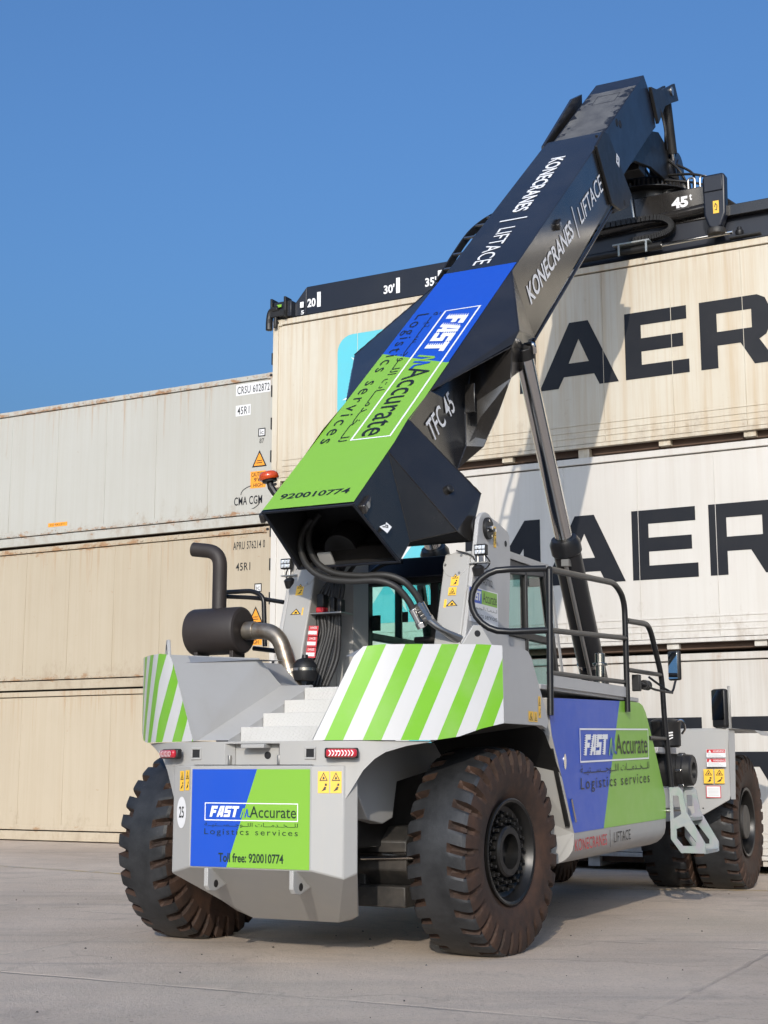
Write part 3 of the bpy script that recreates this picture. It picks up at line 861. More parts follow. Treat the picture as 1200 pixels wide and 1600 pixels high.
# rear sticker: blue and green fields, logo, phone line
d = Decal((0, -1.40, 0), (1, 0, 0), (0, 0, 1), .003)
d.poly([(-.510, .686), (-.192, .686), (.062, 1.398), (-.510, 1.398)], 0); d.poly([(-.192, .686), (.512, .686), (.512, 1.398), (.062, 1.398)], 1)
st = d.build('rear_sticker', ['blue', 'green'], RS)
logo(st, (-.390, -1.40, .917), (.806, 0, 0), (0, 0, .236), .005, 'inkgreen', False)
d = Decal((0, -1.40, 0), (1, 0, 0), (0, 0, 1), .0045)
d.text('Toll free: 920010774', -.262, .722, .297, .790, 0, 0, .026); d.build('phone_lettering', 'inkgreen', st)
# round number plate and warning labels on the chamfers
d = Decal((-.628, -1.357, 1.075), Vector((.215, -.09, 0)).normalized(), (0, 0, 1), .004)
for q in range(1):
    d.poly([(.065 * math.cos(k * .2618), .118 * math.sin(k * .2618)) for k in range(24)])
d.text('25', -.034, -.04, .034, .045, 1, .001, .015)
d.build('number_disc', ['stripe_white', 'ink'], cw)
cu = Vector((.215, -.09, 0)).normalized()
warn_label(cw, Vector((-.525, -1.40, 1.235)) - cu * .145, cu * .055, (0, 0, .15)); warn_label(cw, Vector((-.525, -1.40, 1.24)) - cu * .07, cu * .055, (0, 0, .15))
cr_ = Vector((.215, .09, 0)).normalized()
warn_label(cw, Vector((.525, -1.40, 1.228)) + cr_ * .045, cr_ * .082, (0, 0, .155)); warn_label(cw, Vector((.525, -1.40, 1.228)) + cr_ * .135, cr_ * .082, (0, 0, .155))

# --- striped upper counterweights beside the stairs
def fender(sx):
    bot = [(.522, -1.385), (.75, -1.289), (.985, -1.19), (1.14, -1.065), (1.29, -.925), (1.42, -.79), (1.54, -.645), (1.65, -.475)]
    top = [(.80, -1.278), (.86, -1.245), (.985, -1.20), (1.14, -1.075), (1.29, -.935), (1.42, -.80), (1.54, -.655), (1.65, -.485)]
    zb = [1.606, 1.606, 1.606, 1.606, 1.608, 1.635, 1.695, 1.738]
    zt = [2.215, 2.285, 2.30, 2.305, 2.31, 2.315, 2.32, 2.32]
    us = [0.0]
    for i in range(1, 8): us.append(us[-1] + math.hypot(bot[i][0] - bot[i - 1][0], bot[i][1] - bot[i - 1][1]))
    off = .194 if sx > 0 else .02
    uts = [0.0]
    for i in range(1, 8): uts.append(uts[-1] + math.hypot(top[i][0] - top[i - 1][0], top[i][1] - top[i - 1][1]))
    sh = us[2] - uts[2]
    b = MB()
    for i in range(7):
        for lo, hi in ((0, .5), (.5, 1)):
            def L(j, t):
                return ((bot[j][0] * (1 - t) + top[j][0] * t) * sx, bot[j][1] * (1 - t) + top[j][1] * t, zb[j] * (1 - t) + zt[j] * t)
            def Q(j, t):
                return ((us[j] * (1 - t) + (uts[j] + sh) * t) * sx + off, L(j, t)[2] - 1.606)
            b.poly([L(i, lo), L(i + 1, lo), L(i + 1, hi), L(i, hi)], 0, [Q(i, lo), Q(i + 1, lo), Q(i + 1, hi), Q(i, hi)])
    bo = b.build('striped_panel', 'stripes', RS, 0, 40, False, True)
    c = MB()
    # side cheek, top and hidden closing faces
    sd = [(-.475, 1.738), (-.485, 2.32), (-.10, 2.332), (.05, 2.312), (.12, 2.27), (.39, 1.91), (.49, 1.77), (.43, 1.72), (.33, 1.742)]
    c.poly([(sx * 1.651, y, z) for y, z in sd])
    c.poly([(sx * 1.60, y + .004, z - .004) for y, z in sd])
    for i in range(len(sd)):
        p, q = sd[i], sd[(i + 1) % len(sd)]
        c.poly([(sx * 1.651, p[0], p[1]), (sx * 1.60, p[0] + .004, p[1] - .004), (sx * 1.60, q[0] + .004, q[1] - .004), (sx * 1.651, q[0], q[1])])
    tp = [(x * sx, y + .004, z - .004) for (x, y), z in zip(top, zt)]
    c.poly(tp + [(sx * 1.64, .0, 2.314), (sx * .40, -.2, 2.29), (sx * .40, -.66, 2.27)])
    ck = c.build('side_cheek', 'grey', RS, .0, 30, False)
    u = MB()
    bt = [(x * sx, y + .012, z + .001) for (x, y), z in zip(bot, zb)]
    u.poly([bt[4], bt[5], bt[6], bt[7], (sx * 1.62, .33, 1.744), (sx * 1.62, .5, 1.70), (sx * .6, .9, 1.66), (sx * .6, -.2, 1.66), (sx * .9, -.9, 1.62)])
    u.poly([bt[0], bt[1], bt[2], bt[3], bt[4], (sx * .9, -.9, 1.62), (sx * .5, -.9, 1.607)])
    u.poly([(sx * 1.60, .33, 1.74), (sx * 1.60, .52, 1.69), (sx * 1.60, 1.0, 1.25), (sx * .6, 1.0, 1.25), (sx * .6, .52, 1.69), (sx * .6, .33, 1.74)])
    u.build('wheel_arch_liner', 'satin', RS, 0, 30, False)
    l = MB(); lc, ld, ln_ = Vector((1.43, -.46, 0)), Vector((.66, .75, 0)), Vector((.75, -.66, 0)) * .015
    lp_ = [(-.16, 2.29), (.16, 2.29), (.05, 2.46), (.03, 2.485), (-.03, 2.485), (-.05, 2.46)]
    l.loft([[lc + ld * q + ln_ * k + Vector((0, 0, z)) for q, z in lp_] for k in (-1, 1)])
    if sx < 0: l.v = [(-x, y, z) for x, y, z in l.v]
    lg = l.build('lifting_lug', 'white', RS, .006)
    l = MB(); hc = lc + ln_ + Vector((0, 0, 2.42)); l.cyl(hc, hc + ln_ * .15, .025); l.v = [(sx * x, y, z) for x, y, z in l.v]; l.build('lug_hole', 'dark', lg)
    return ck
ck = fender(1); fender(-1)
warn_label(ck, (1.651, .03, 1.765), (0, .11, 0), (0, 0, .08), 1); warn_label(ck, (1.651, .155, 1.765), (0, .07, 0), (0, 0, .08), 1); warn_label(ck, (1.651, .25, 1.80), (0, .055, 0), (0, 0, .17), 2)

# --- stair well between them
b = MB()
for sx in (1, -1):
    q = 0 if sx < 0 else .12
    b.poly([(sx * .86, -1.245, 2.285), (sx * .80, -1.278, 2.215), (sx * .522, -1.385, 1.606), (sx * (.48 + q * .3), -1.38, 1.612), (sx * (.50 + q), -.13, 2.09), (sx * (.42 + q * 1.4), -.62, 2.285)])
    b.poly([(sx * (.48 + q * .3), -1.38, 1.612), (sx * (.36 + q), -1.15, 1.616), (sx * (.36 + q), .16, 2.105), (sx * (.50 + q), -.13, 2.09)])
    b.poly([(sx * (.36 + q), -1.15, 1.616), (sx * (.345 + q), -1.15, 1.50), (sx * (.345 + q), .2, 1.95), (sx * (.36 + q), .16, 2.105)])
    b.poly([(sx * (.42 + q * 1.4), -.62, 2.285), (sx * (.50 + q), -.13, 2.09), (sx * (.55 + q), .35, 2.105), (sx * .70, .35, 2.30), (sx * .80, -.6, 2.295)])
    b.poly([(sx * .86, -1.245, 2.285), (sx * (.42 + q * 1.4), -.62, 2.285), (sx * .80, -.6, 2.295)])
b.build('stairwell_wall', 'grey', RS, 0, 20, False)
m, nt, bs = new_mat('chequer_plate')
v = coords(nt, (42, 42, 42), (0, 0, 0), (.78, .78, .78))
ch = nd(nt, 'ShaderNodeTexChecker', Scale=1.0); nt.links.new(v, ch.inputs[0])
bs.inputs['Base Color'].default_value = (.52, .51, .485, 1); bs.inputs['Roughness'].default_value = .38
bump(nt, bs, ch.outputs[1], .9, .012); MAT['chequer'] = m
for k in range(4):
    y0 = -.985 + .33 * k; z0 = 1.612 + .118 * k
    b = MB(); b.box(-.352, .47, y0, y0 + .335, z0 - .06, z0 + .110); b.build('step', 'chequer', RS, .005)
b = MB(); b.box(-1.0, 1.0, .335, 3.6, 2.0, 2.08); b.build('deck', 'grey', RS, .005)

# --- exhaust
b = MB(); y = .30
b.lathe([(0, .185), (.012, .205), (.03, .212), (.51, .212), (.528, .205), (.54, .185)], (-1.69, y, 2.62), (1, 0, 0), 48); mf = b.build('muffler', 'muffler', RS, 0, 30)
b = MB()
p = fillet([(-1.42, y, 2.78), (-1.42, y, 3.345), (-1.70, y - .02, 3.385)], .15, 8)
b.tube(p, .066, 22, cap=False); b.tube(p, .060, 22, cap=False); b.build('exhaust_pipe', 'muffler', mf, 0, 50, False)
b = MB(); p = fillet([(-1.14, y, 2.61), (-.80, y, 2.60), (-.60, y - .02, 2.06)], .17, 10); b.tube(p, [.073] * len(p), 24); b.build('exhaust_elbow', 'exhaust', mf)
b = MB(); b.cyl((-1.13, y, 2.612), (-1.03, y, 2.612), .083); b.build('pipe_clamp', 'exhaust', mf, .004); b = MB(); b.cyl((-.672, y - .012, 2.25), (-.655, y - .014, 2.20), .082); b.build('pipe_clamp', 'exhaust', mf, .004)
for fx in (-1.62, -1.24):
    b = MB(); b.box(fx, fx + .04, y - .1, y + .1, 2.30, 2.45); b.build('muffler_foot', 'muffler', mf, .004)
# black guard rail behind the muffler
b = MB()
b.tube(fillet([(-1.701, 0.75, 3.037), (-1.347, 0.75, 3.035), (-1.227, 0.75, 2.975), (-1.206, 0.75, 2.511)], .12), .022, 12)
b.tube(fillet([(-1.697, 0.8, 3.005), (-1.342, 0.8, 2.974), (-1.042, 0.8, 2.917)], .1), .020, 12)
b.tube([(-1.681, 0.75, 3.06), (-1.67, 0.75, 2.588)], .022, 12)
b.tube([(-1.33, 0.75, 2.498), (-1.027, 0.75, 2.457)], .022, 12)
b.build('guard_rail', 'tube', RS, 0, 40)

# --- boom towers
for sx in (1, -1):
    b = MB()
    def yz(x, y, z): return (sx * x, y, z)
    # main post, tapering upwards
    lo = [(.70, .20, 1.70), (.945, .20, 1.70), (.945, 1.20, 1.70), (.70, 1.20, 1.70)]
    mid = [(.70, .33, 2.44), (.945, .33, 2.44), (.945, 1.28, 2.44), (.70, 1.28, 2.44)]
    hi = [(.70, .575, 3.225), (.945, .58, 3.245), (.945, 1.36, 3.30), (.70, 1.36, 3.30)]
    b.loft([[yz(*q) for q in r] for r in (lo, mid, hi)])
    tw = b.build('boom_tower', 'white', RS, .012); tw.location = (-sx * .06, .135, .012)
    b = MB()
    pl = [(.20, 1.70), (.336, 2.44), (.585, 3.23), (.615, 3.34), (.655, 3.48)] + [(.845 - .19 * math.cos(q), 3.47 + .15 * math.sin(q)) for q in [R(a) for a in (25, 45, 65, 85, 105, 125)]] + [(1.13, 3.565), (1.34, 3.515), (1.385, 3.47), (1.40, 3.30), (1.32, 2.44), (1.24, 1.70)]
    b.prism(pl, 'x', sx * .9455, sx * .985)
    hp = b.build('hinge_plate', 'grey', tw, .008)
    b = MB(); b.cyl((sx * .98, .845, 3.475), (sx * 1.015, .845, 3.475), .098, n=36); pin = b.build('hinge_pin', 'satin', tw, .006)
    b = MB()
    for q in range(4): b.cyl((sx * 1.01, .845 + .07 * math.cos(q * 1.57 + .4), 3.475 + .07 * math.sin(q * 1.57 + .4)), (sx * 1.024, .845 + .07 * math.cos(q * 1.57 + .4), 3.475 + .07 * math.sin(q * 1.57 + .4)), .012, n=8)
    b.cyl((sx * 1.01, .82, 3.475), (sx * 1.05, .82, 3.475), .018, n=10); b.cyl((sx * 1.01, .875, 3.46), (sx * 1.06, .875, 3.46), .016, n=10)
    b.build('pin_bolts', 'chrome', tw)
    b = MB(); b.cyl((sx * .9855, 1.28, 3.40), (sx * .9875, 1.28, 3.40), .028); b.build('plate_hole', 'dark', tw)
    # round inspection cover on the leaning rear face
    nrm = Vector((0, -.785, .245)).normalized()
    c = Vector((sx * .815, .548, 3.125)); b = MB(); b.cyl(c - nrm * .004, c + nrm * .008, .118, n=40); cv = b.build('inspection_cover', 'white', tw, .003)
    b = MB(); up = Vector((0, .245, .785)).normalized()
    for a in (60, 180, 300):
        q = c + (Vector((math.cos(R(a)), 0, 0)) + up * math.sin(R(a))) * .095
        b.cyl(q, q + nrm * .016, .012, n=8)
    b.build('cover_bolt', 'steel', tw)
    ux = Vector((1, 0, 0))
    warn_label(tw, Vector((sx * .83 - .04, .485, 2.935)) + nrm * .001, ux * .075, up * .12)
    if sx > 0: warn_label(tw, Vector((.83 - .05, .455, 2.85)) + nrm * .001, ux * .075, up * .075, 1)
    warn_label(tw, Vector((sx * .83 - .08, .428, 2.745)), ux * .15, up * .075, 1)
    if sx > 0: warn_label(hp, (.9855, .99, 3.33), (0, .06, 0), (0, 0, .19), 2)
    # work lamp on its bracket
    lx = sx * 1.06
    b = MB(); b.box(lx - .055, lx + .055, .50, .56, 3.19, 3.285); wl_ = b.build('work_lamp', 'satin', RS, .008); wl_.location = (-sx * .06 if sx > 0 else .13, .135, .012)
    b = MB()
    for i in range(3):
        for j in range(2): b.box(lx - .046 + i * .032, lx - .018 + i * .032, .494, .50, 3.20 + j * .04, 3.233 + j * .04)
    b.build('lamp_lens', 'lamp', wl_, .003)
    b = MB(); b.box(sx * .95, sx * 1.12, .52, .60, 3.125, 3.135); b.tube([(lx - .03, .53, 3.13), (lx - .03, .53, 3.2)], .008, 8); b.tube([(lx + .03, .53, 3.13), (lx + .03, .53, 3.2)], .008, 8)
    b.build('lamp_bracket', 'steel', wl_)
    b = MB(); b.tube(spline([(lx, .56, 3.22), (lx + .05 * sx, .6, 3.14), (lx, .6, 3.08), (sx * .99, .58, 3.12), (sx * .96, .56, 3.20), (sx * .82, .55, 3.25)]), .007, 6)
    b.build('lamp_cable', 'satin', wl_)
    b = MB(); b.lathe([(0, .045), (.07, .055), (.09, .03)], (sx * 1.03, .55, 3.02), (0, -.3, 1), 16); b.build('reversing_alarm', 'satin', wl_)
# white company label on the right tower
d = Decal((.9255, .545, 2.635), (0, .66, 0), (0, 0, .30), .003)
d.rect(0, 0, 1, 1); d.rect(.04, .56, .44, .97, 1, .0006); d.rect(.44, .56, .97, .97, 2, .0006)
fast_letters(d, .08, .64, .42, .92, 0, .0014, True)
d.text('Accurate', .48, .62, .95, .92, 3, .0012, .004); d.text(AR, .05, .36, .96, .50, 3, .0012); d.text('Logistics services', .05, .10, .96, .30, 3, .0012, 0, 1.2)
d.build('company_label', ['stripe_white', 'blue', 'green', 'ink'], RS)
d = Decal((.9255, .835, 2.975), (0, .25, 0), (0, 0, .06), .003); d.text('FAST02', 0, 0, 1, 1, 0, 0, 0, 1.05); d.build('unit_lettering', 'ink', RS)

# hydraulic bay on the inside of the left tower
b = MB()
b.poly([(-.70, .50, 2.10), (-.70, .70, 3.22), (-.70, 1.36, 3.30), (-.70, 1.28, 2.10)]); b.poly([(-.695, 1.1, 2.08), (-.695, 1.1, 3.30), (-.47, 1.1, 3.30), (-.47, 1.1, 2.08)])
b.poly([(-.47, 1.1, 2.08), (-.47, 1.1, 3.30), (-.47, 1.4, 3.30), (-.47, 1.4, 2.08)])
b.build('hydraulic_bay', 'grey', RS, 0, 20, False)
rh = random.Random(11)
b = MB()
for k in range(9):
    x0 = 500 + rh.random() * 42; x1 = 478 + k * 6.5 + rh.random() * 5
    bx = -.62 + rh.random() * .24
    b.tube(spline([(bx + .02 * k, .80, 3.22), (-.60 + .03 * k, .78 - .01 * k, 3.02), (-.63 + .03 * k + rh.uniform(-.03, .03), .72, 2.82), (-.62 + .028 * k, .70, 2.6), (-.68 + .036 * k + rh.uniform(-.02, .02), .62, 2.36), (-.72 + .035 * k, .55, 2.12)]), .015 + .008 * rh.random(), 8)
b.build('hydraulic_hoses', 'rubberhose', RS, 0, 50)
b = MB(); b.box(-.66, -.33, .60, .84, 2.765, 2.78); b.build('valve_shelf', 'steel', RS, .003)
b = MB(); b.box(-.60, -.52, .62, .72, 2.78, 2.83); b.build('red_cap', 'red', RS, .012)
b = MB(); b.box(-.60, -.53, .64, .74, 2.83, 2.95); b.box(-.47, -.43, .66, .74, 2.78, 2.92); b.box(-.40, -.36, .66, .74, 2.78, 2.90); b.build('valve_block', 'satin', RS, .008)
b = MB(); b.lathe([(-.10, .04), (-.095, .095), (-.03, .112), (.0, .112), (.04, .105), (.085, .07), (.10, .03), (.13, .025)], (-.52, .30, 2.25), (0, 0, 1), 32); ac = b.build('accumulator', 'satin', RS, 0, 40)
b = MB(); b.lathe([(-.012, .115), (.012, .115)], (-.52, .30, 2.25), (0, 0, 1), 32); b.build('accumulator_strap', 'chrome', ac)
d = Decal((-.655, .52, 2.37), (.075, .06, 0), (0, .06, .29), .012)
for k in range(3):
    d.rect(0, k * .34, 1, k * .34 + .32); d.rect(.10, k * .34 + .05, .90, k * .34 + .16, 1, .001); d.text('DANGER', .25, k * .34 + .225, .85, k * .34 + .295, 1, .001, .01)
d.build('danger_label', ['red', 'stripe_white'], RS)

# --- outer boom: faceted box with flared hinge housing and cylinder wings
SL = .869
def top_z(y): return 3.495 + SL * (y + .6)
b = MB()
T0 = (.43, -.588, 3.505); T1 = (.43, .031, 4.043); H1 = (.43, .445, 4.403); T3 = (.43, .874, 4.776); T4 = (.425, 2.95, 6.580)
FT, FB = (.42, 6.41, 9.587), (.42, 6.80, 8.90); BB = (.42, 3.60, 6.02)
P1, P2, P3 = (.425, 1.67, 4.785), (.425, 1.68, 4.425), (.425, 1.45, 4.14)
P4, P5, P6, P7, P8 = (0.62, 1.678, 4.398), (0.74, 1.731, 4.695), (0.84, 1.855, 5.089), (.865, 1.80, 5.38), (.90, 1.91, 5.56)
PIN_F = (.60, 2.95, 5.80); PIN_B = (.66, 2.55, 5.35); QW = (.425, 2.02, 5.74)
H2, H3, H4, H5, H6 = (.83, 1.089, 3.824), (.83, .832, 3.364), (.80, .625, 3.415), (.55, .21, 3.285), (.49, .14, 3.122)
K1, K2, K3 = (.425, 1.42, 4.12), (.60, 1.36, 3.60), (.43, 1.15, 3.62)
V = [T0, T1, H1, T3, T4, FT, FB, BB, P1, P2, P3, P4, P5, P6, P7, P8, PIN_F, PIN_B, H2, H3, H4, H5, H6, K1, K2, K3, QW]
nm = ['T0', 'T1', 'H1', 'T3', 'T4', 'FT', 'FB', 'BB', 'P1', 'P2', 'P3', 'P4', 'P5', 'P6', 'P7', 'P8', 'PF', 'PB', 'H2', 'H3', 'H4', 'H5', 'H6', 'K1', 'K2', 'K3', 'QW']
ix = {n: i for i, n in enumerate(nm)}
faces = ['T3 P8 T4', 'T3 P7 P8', 'T4 P8 BB', 'T4 BB FB FT',
         'H1 K1 P3 P2 P1', 'H1 P1 QW T3', 'P1 P2 P4 P5 P6', 'P1 P6 P7 QW', 'P2 P3 P4',
         'P7 P6 PB', 'P7 PB P8', 'P8 PB PF', 'P8 PF BB',
         'T0 T1 H5 H6', 'T1 H4 H5', 'T1 H1 H2 H4', 'H2 H3 H4', 'H1 K1 H2', 'H2 K1 K2', 'H2 K2 H3', 'H3 K2 K3 H4', 'H4 K3 H5']
b.v = [tuple(p) for p in V]
for f in faces: b.f.append([ix[q] for q in f.split()]); b.m.append(0)
b.mirror_x(); n = len(V)
def lr(a, c): b.f.append([ix[a], ix[c], ix[c] + n, ix[a] + n]); b.m.append(0)
for a, c in (('T0', 'T4'), ('T4', 'FT'), ('FB', 'BB'), ('BB', 'PF'), ('PF', 'PB'), ('PB', 'P6'), ('P6', 'P5'), ('P5', 'P4'), ('P4', 'P3'), ('P3', 'K1'), ('K1', 'K2'), ('K2', 'K3'), ('K3', 'H5'), ('H5', 'H6')): lr(a, c)
boom = b.build('boom', 'black', RS, .010, 12, True, False, 2)
wb = MB()
for a_, c_ in ((H1, H2), (T1, H4), (T1, H5), (T3, P7), (P1, P2), (T4, P8), (H3, H4), (P8, BB)):
    pa_, pc_ = Vector(a_), Vector(c_); npt = 26
    wb.tube([pa_.lerp(pc_, k / npt) for k in range(npt + 1)], [.006 + .0022 * math.sin(k * 2.4) for k in range(npt + 1)], 6)
wb.mirror_x(); tag(wb.build('weld_bead', 'black', boom, 0, 60), kind='stuff')
# dark inside of the open rear end, and its rim
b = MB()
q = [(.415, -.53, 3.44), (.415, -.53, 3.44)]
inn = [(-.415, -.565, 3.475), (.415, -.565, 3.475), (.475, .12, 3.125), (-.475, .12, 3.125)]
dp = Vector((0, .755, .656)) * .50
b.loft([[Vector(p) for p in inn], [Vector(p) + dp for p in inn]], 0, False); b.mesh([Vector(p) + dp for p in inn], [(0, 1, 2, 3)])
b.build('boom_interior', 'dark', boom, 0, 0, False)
b = MB()
ring = [Vector(p) for p in ((-.436, -.592, 3.50), (.436, -.592, 3.50), (.496, .135, 3.112), (-.496, .135, 3.112))]
ctr = sum(ring, Vector()) / 4; ring2 = [p + (ctr - p) * .055 for p in ring]; fw = Vector((0, -.47, -.88)) * .012
for i in range(4):
    j = (i + 1) % 4
    b.loft([[ring[i], ring[j], ring2[j], ring2[i]], [ring[i] + fw, ring[j] + fw, ring2[j] + fw, ring2[i] + fw]])
b.build('boom_end_frame', 'navy', boom, .002)
b = MB()
for y, z in ((.25, 3.35), ):
    b.cyl((-.12, .2, 3.26), (-.12, .40, 3.42), .15, n=30)
b.cyl((-.84, .98, 3.49), (.84, .98, 3.49), .11)
b.build('hose_drum', 'satin', boom, .004)
b = MB(); b.obox((-.20, .10, 3.17), (.13, 0, 0), Vector((0, .72, .69)) * .02, Vector((0, -.69, .72)) * .15); b.build('valve_plate', 'white', boom, .004)

# vinyl on the top plate: green, blue, navy; U points to the right, V runs up the boom
sT = Vector((0, .7548, .6560)); oT = Vector((0, -.6, 3.497))
d = Decal(oT, (1, 0, 0), sT, .003)
d.poly([(-.428, .02), (.428, .02), (.396, 2.528), (-.426, 2.94)], 0)
d.poly([(-.426, 2.94), (.396, 2.528), (.396, 2.53), (.42, 2.53), (.42, 4.915), (-.424, 4.915)], 1)
d.poly([(.396, 2.528), (.428, 2.528), (.428, .02)], 0, .0004)
bs_ = d.build('boom_sticker', ['green', 'blue'], boom)
# sign read down the boom: its right is down the boom, its up is to the right
logo(bs_, oT + sT * 3.83 + Vector((-.375, 0, 0)), -sT * 2.72, (.725, 0, 0), .006, 'ink', True)
d = Decal(oT, (1, 0, 0), sT, .005); d.text('920010774', -.345, .165, .315, .255, 0, 0, .022); d.build('phone_lettering', 'ink', bs_)
d = Decal(oT + sT * 8.50 + Vector((-.135, 0, 0)), -sT * 3.47, (.20, 0, 0), .004)
d.text('KONECRANES', 0, 0, .545, .98, 0, 0, .022); d.build('boom_lettering', 'letter', boom); d.mb = MB(); d.rect(.612, -.35, .622, 1.35); d.build('lettering_divider', 'letter', boom); d.mb = MB(); d.text('LIFTACE', .69, .0, 1, 1.0, 0, .0002, .0); d.build('boom_lettering', 'letter', boom)
# the same words on the right hand side of the boom (U up the boom, V up)
dv = Vector((0, .7548, .6560)); vv = Vector((0, -.12, .20))
d = Decal((.424, 3.50, 6.36), dv * 3.52, Vector((0, -.149, .165)) , .006)
d.text('KONECRANES', 0, 0, .56, 1, 0, 0, .02); d.build('side_lettering', 'letter', boom); d.mb = MB(); d.rect(.605, -.40, .612, 1.40); d.build('lettering_divider', 'letter', boom); d.mb = MB(); d.text('LIFTACE', .665, 0, 1, 1, 0, .0002, 0); d.build('side_lettering', 'letter', boom)
d = Decal((.431, .93, 4.30), Vector((0, .50, .42)), Vector((0, -.17, .15)), .006); d.text('TFC 45', 0, 0, 1, 1, 0, 0, .008); d.build('model_lettering', 'letter', boom)
# eye lugs, small labels, cheek plate at the front end
def eye(x, y, z, s=1.0):
    b = MB()
    b.prism([(y - .09 * s, z - .06), (y + .04 * s, z + .05), (y + .02 * s, z - .05), (y - .05 * s, z - .13)], 'x', x, x + .055)
    o = b.build('boom_lug', 'black', boom, .012)
    b = MB(); b.cyl((x + .0545, y - .02 * s, z - .045), (x + .0575, y - .02 * s, z - .045), .028, n=16); b.build('lug_eye', 'steel', o)
b = MB(); b.box(.50, .60, 1.50, 1.515, 4.70, 4.98); b.build('boom_tab', 'black', boom, .004)
eye(.43, -.42, 3.55); eye(.42, 4.40, 7.63, .8); eye(-.52, -.42, 3.55)
def small_label(x, y, z, ud, vd, sz):
    d = Decal((x, y, z), Vector(ud) * sz, Vector(vd) * sz, .004); d.rect(0, 0, 1, 1)
    d.line([(.3, .25), (.5, .45), (.72, .6), (.6, .8), (.4, .62)], .12 * sz, 1, .001); d.build('lashing_label', ['stripe_white', 'ink'], boom)
lab_u = (Vector(H4) - Vector(T1)).normalized(); lab_v = (Vector(H1) - Vector(T1)).normalized()
nf = lab_v.cross(lab_u)
small_label(.668, .62, 3.80, Vector((.45, .62, -.55)).normalized() * -1 * -.9, Vector((0, .72, .69)), .11)
b = MB(); b.lathe([(0, .04), (.03, .04), (.04, .025), (.05, .0)][:-1], (.70, .66, 3.80), (.75, -.3, .3), 14); b.build('grease_eye', 'satin', boom)
small_label(.468, -.22, 3.36, Vector((.35, .45, -.40)).normalized(), Vector((.1, .72, .69)).normalized(), .09)
ck_o = [(0.46, 5.834, 9.135), (0.46, 6.169, 9.472), (0.46, 6.328, 9.502), (0.46, 7.304, 9.021), (0.46, 7.139, 8.797), (0.46, 6.787, 8.617), (0.46, 6.406, 8.576)]
b = MB(); b.prism([(p_[1], p_[2]) for p_ in ck_o], 'x', .425, .465)
ckp = b.build('boom_cheek', 'satin', boom, .008)
b = MB(); b.prism([(p_[1] + .10, p_[2] + .02) for p_ in ck_o[1:6]], 'x', .30, .335); b.build('cheek_rib', 'satin', ckp, .006)
b = MB(); b.cyl((.465, 6.95, 8.78), (.468, 6.95, 8.78), .04); b.build('cheek_hole', 'dark', ckp)
d = Decal((.466, 6.62, 9.22), (0, .13, -.02), (0, .02, .14), .003); d.rect(0, 0, 1, 1); d.line([(.35, .3), (.6, .5), (.45, .75)], .02, 1, .001); d.build('cheek_label', ['stripe_white', 'ink'], ckp)
b = MB()
lip = Vector((0, .7548, .6560))
for sx in (1, -1):
    b.tube([Vector((sx * .40, 3.62, 5.99)), Vector((sx * .40, 6.80, 8.755))], .022, 8)
b.build('boom_lip', 'black', boom)
# energy chain along the left flank
b = MB(); ch_p = [p + Vector((.02, .085, -.10)) for p in spline([(-.50, 2.98, 6.62), (-.51, 3.30, 6.93), (-.52, 3.64, 7.26), (-.52, 4.05, 7.64), (-.51, 4.45, 7.93), (-.48, 4.85, 8.18)], 5)]
for i in range(len(ch_p) - 1):
    p, q = ch_p[i], ch_p[i + 1]; t = (q - p); nr = Vector((0, -t.z, t.y)).normalized()
    for x in (-.075, .075): b.obox((p + q) / 2 + Vector((x, 0, 0)), (.018, 0, 0), t * 1.02, nr * .09)
    if i % 4 == 1: b.obox((p + q) / 2 + nr * .035, (.16, 0, 0), t * .35, nr * .02, 1)
b.build('energy_chain', ['satin', 'steel'], RS)
# amber beacon on the left rear corner
b = MB(); b.tube(fillet([(-.44, -.05, 3.72), (-.60, -.08, 3.73), (-.645, -.10, 3.81)], .05), .032, 10); bk = b.build('beacon_bracket', 'satin', RS)
b = MB(); dr = Vector((-.18, -.1, 1)).normalized(); b.lathe([(0, .03), (.05, .03), (.055, .062), (.075, .066)], (-.645, -.10, 3.80), dr, 24); b.build('beacon_base', 'satin', bk)
b = MB(); b.lathe([(.075, .078), (.09, .088), (.125, .084), (.145, .062), (.152, .02)], (-.645, -.10, 3.80), dr, 28); b.build('beacon_lens', 'amber', bk, 0, 50)

# --- inner boom with its head
b = MB()
io = Vector((0, 0, -.045))
def ib(y, dz=0): return top_z(y) - .045 + dz
b.v = []; pr = [(6.0, ib(6.0)), (8.43, ib(8.43)), (8.62, ib(8.43) - .10), (8.86, 11.02), (8.98, 10.72), (8.62, 10.44), (6.0, ib(6.0) - .95)]
b.prism(pr, 'x', -.362, .362)
inner = b.build('inner_boom', 'navy', RS, .008)
b = MB(); b.prism([(6.3, top_z(6.3) - .5), (6.3, top_z(6.3) + .01), (7.50, 10.69), (7.93, 10.95), (7.93, 10.45)], 'x', -.45, -.41); b.build('hose_guide', 'black', RS, .006)
d = Decal(Vector((0, 6.0, ib(6.0))), (1, 0, 0), sT, .003); d.rect(-.335, .35, .352, 2.72); sl_ = d.build('slide_track', 'slide', inner)
d = Decal(Vector((0, 6.0, ib(6.0))), (1, 0, 0), sT, .0045)
for q in ((-.17, 2.12, .17, 2.135), (-.17, 2.50, .17, 2.515), (-.17, 2.135, -.16, 2.50), (.16, 2.135, .17, 2.50)): d.rect(*q)
d.build('hatch_outline', 'satin', sl_)
b = MB()
for y, z in ((7.05, 9.98), (7.20, 10.02), ): b.cyl((.3625, y, z), (.366, y, z), .055, n=16)
b.build('boom_hole', 'dark', inner)
b = MB()
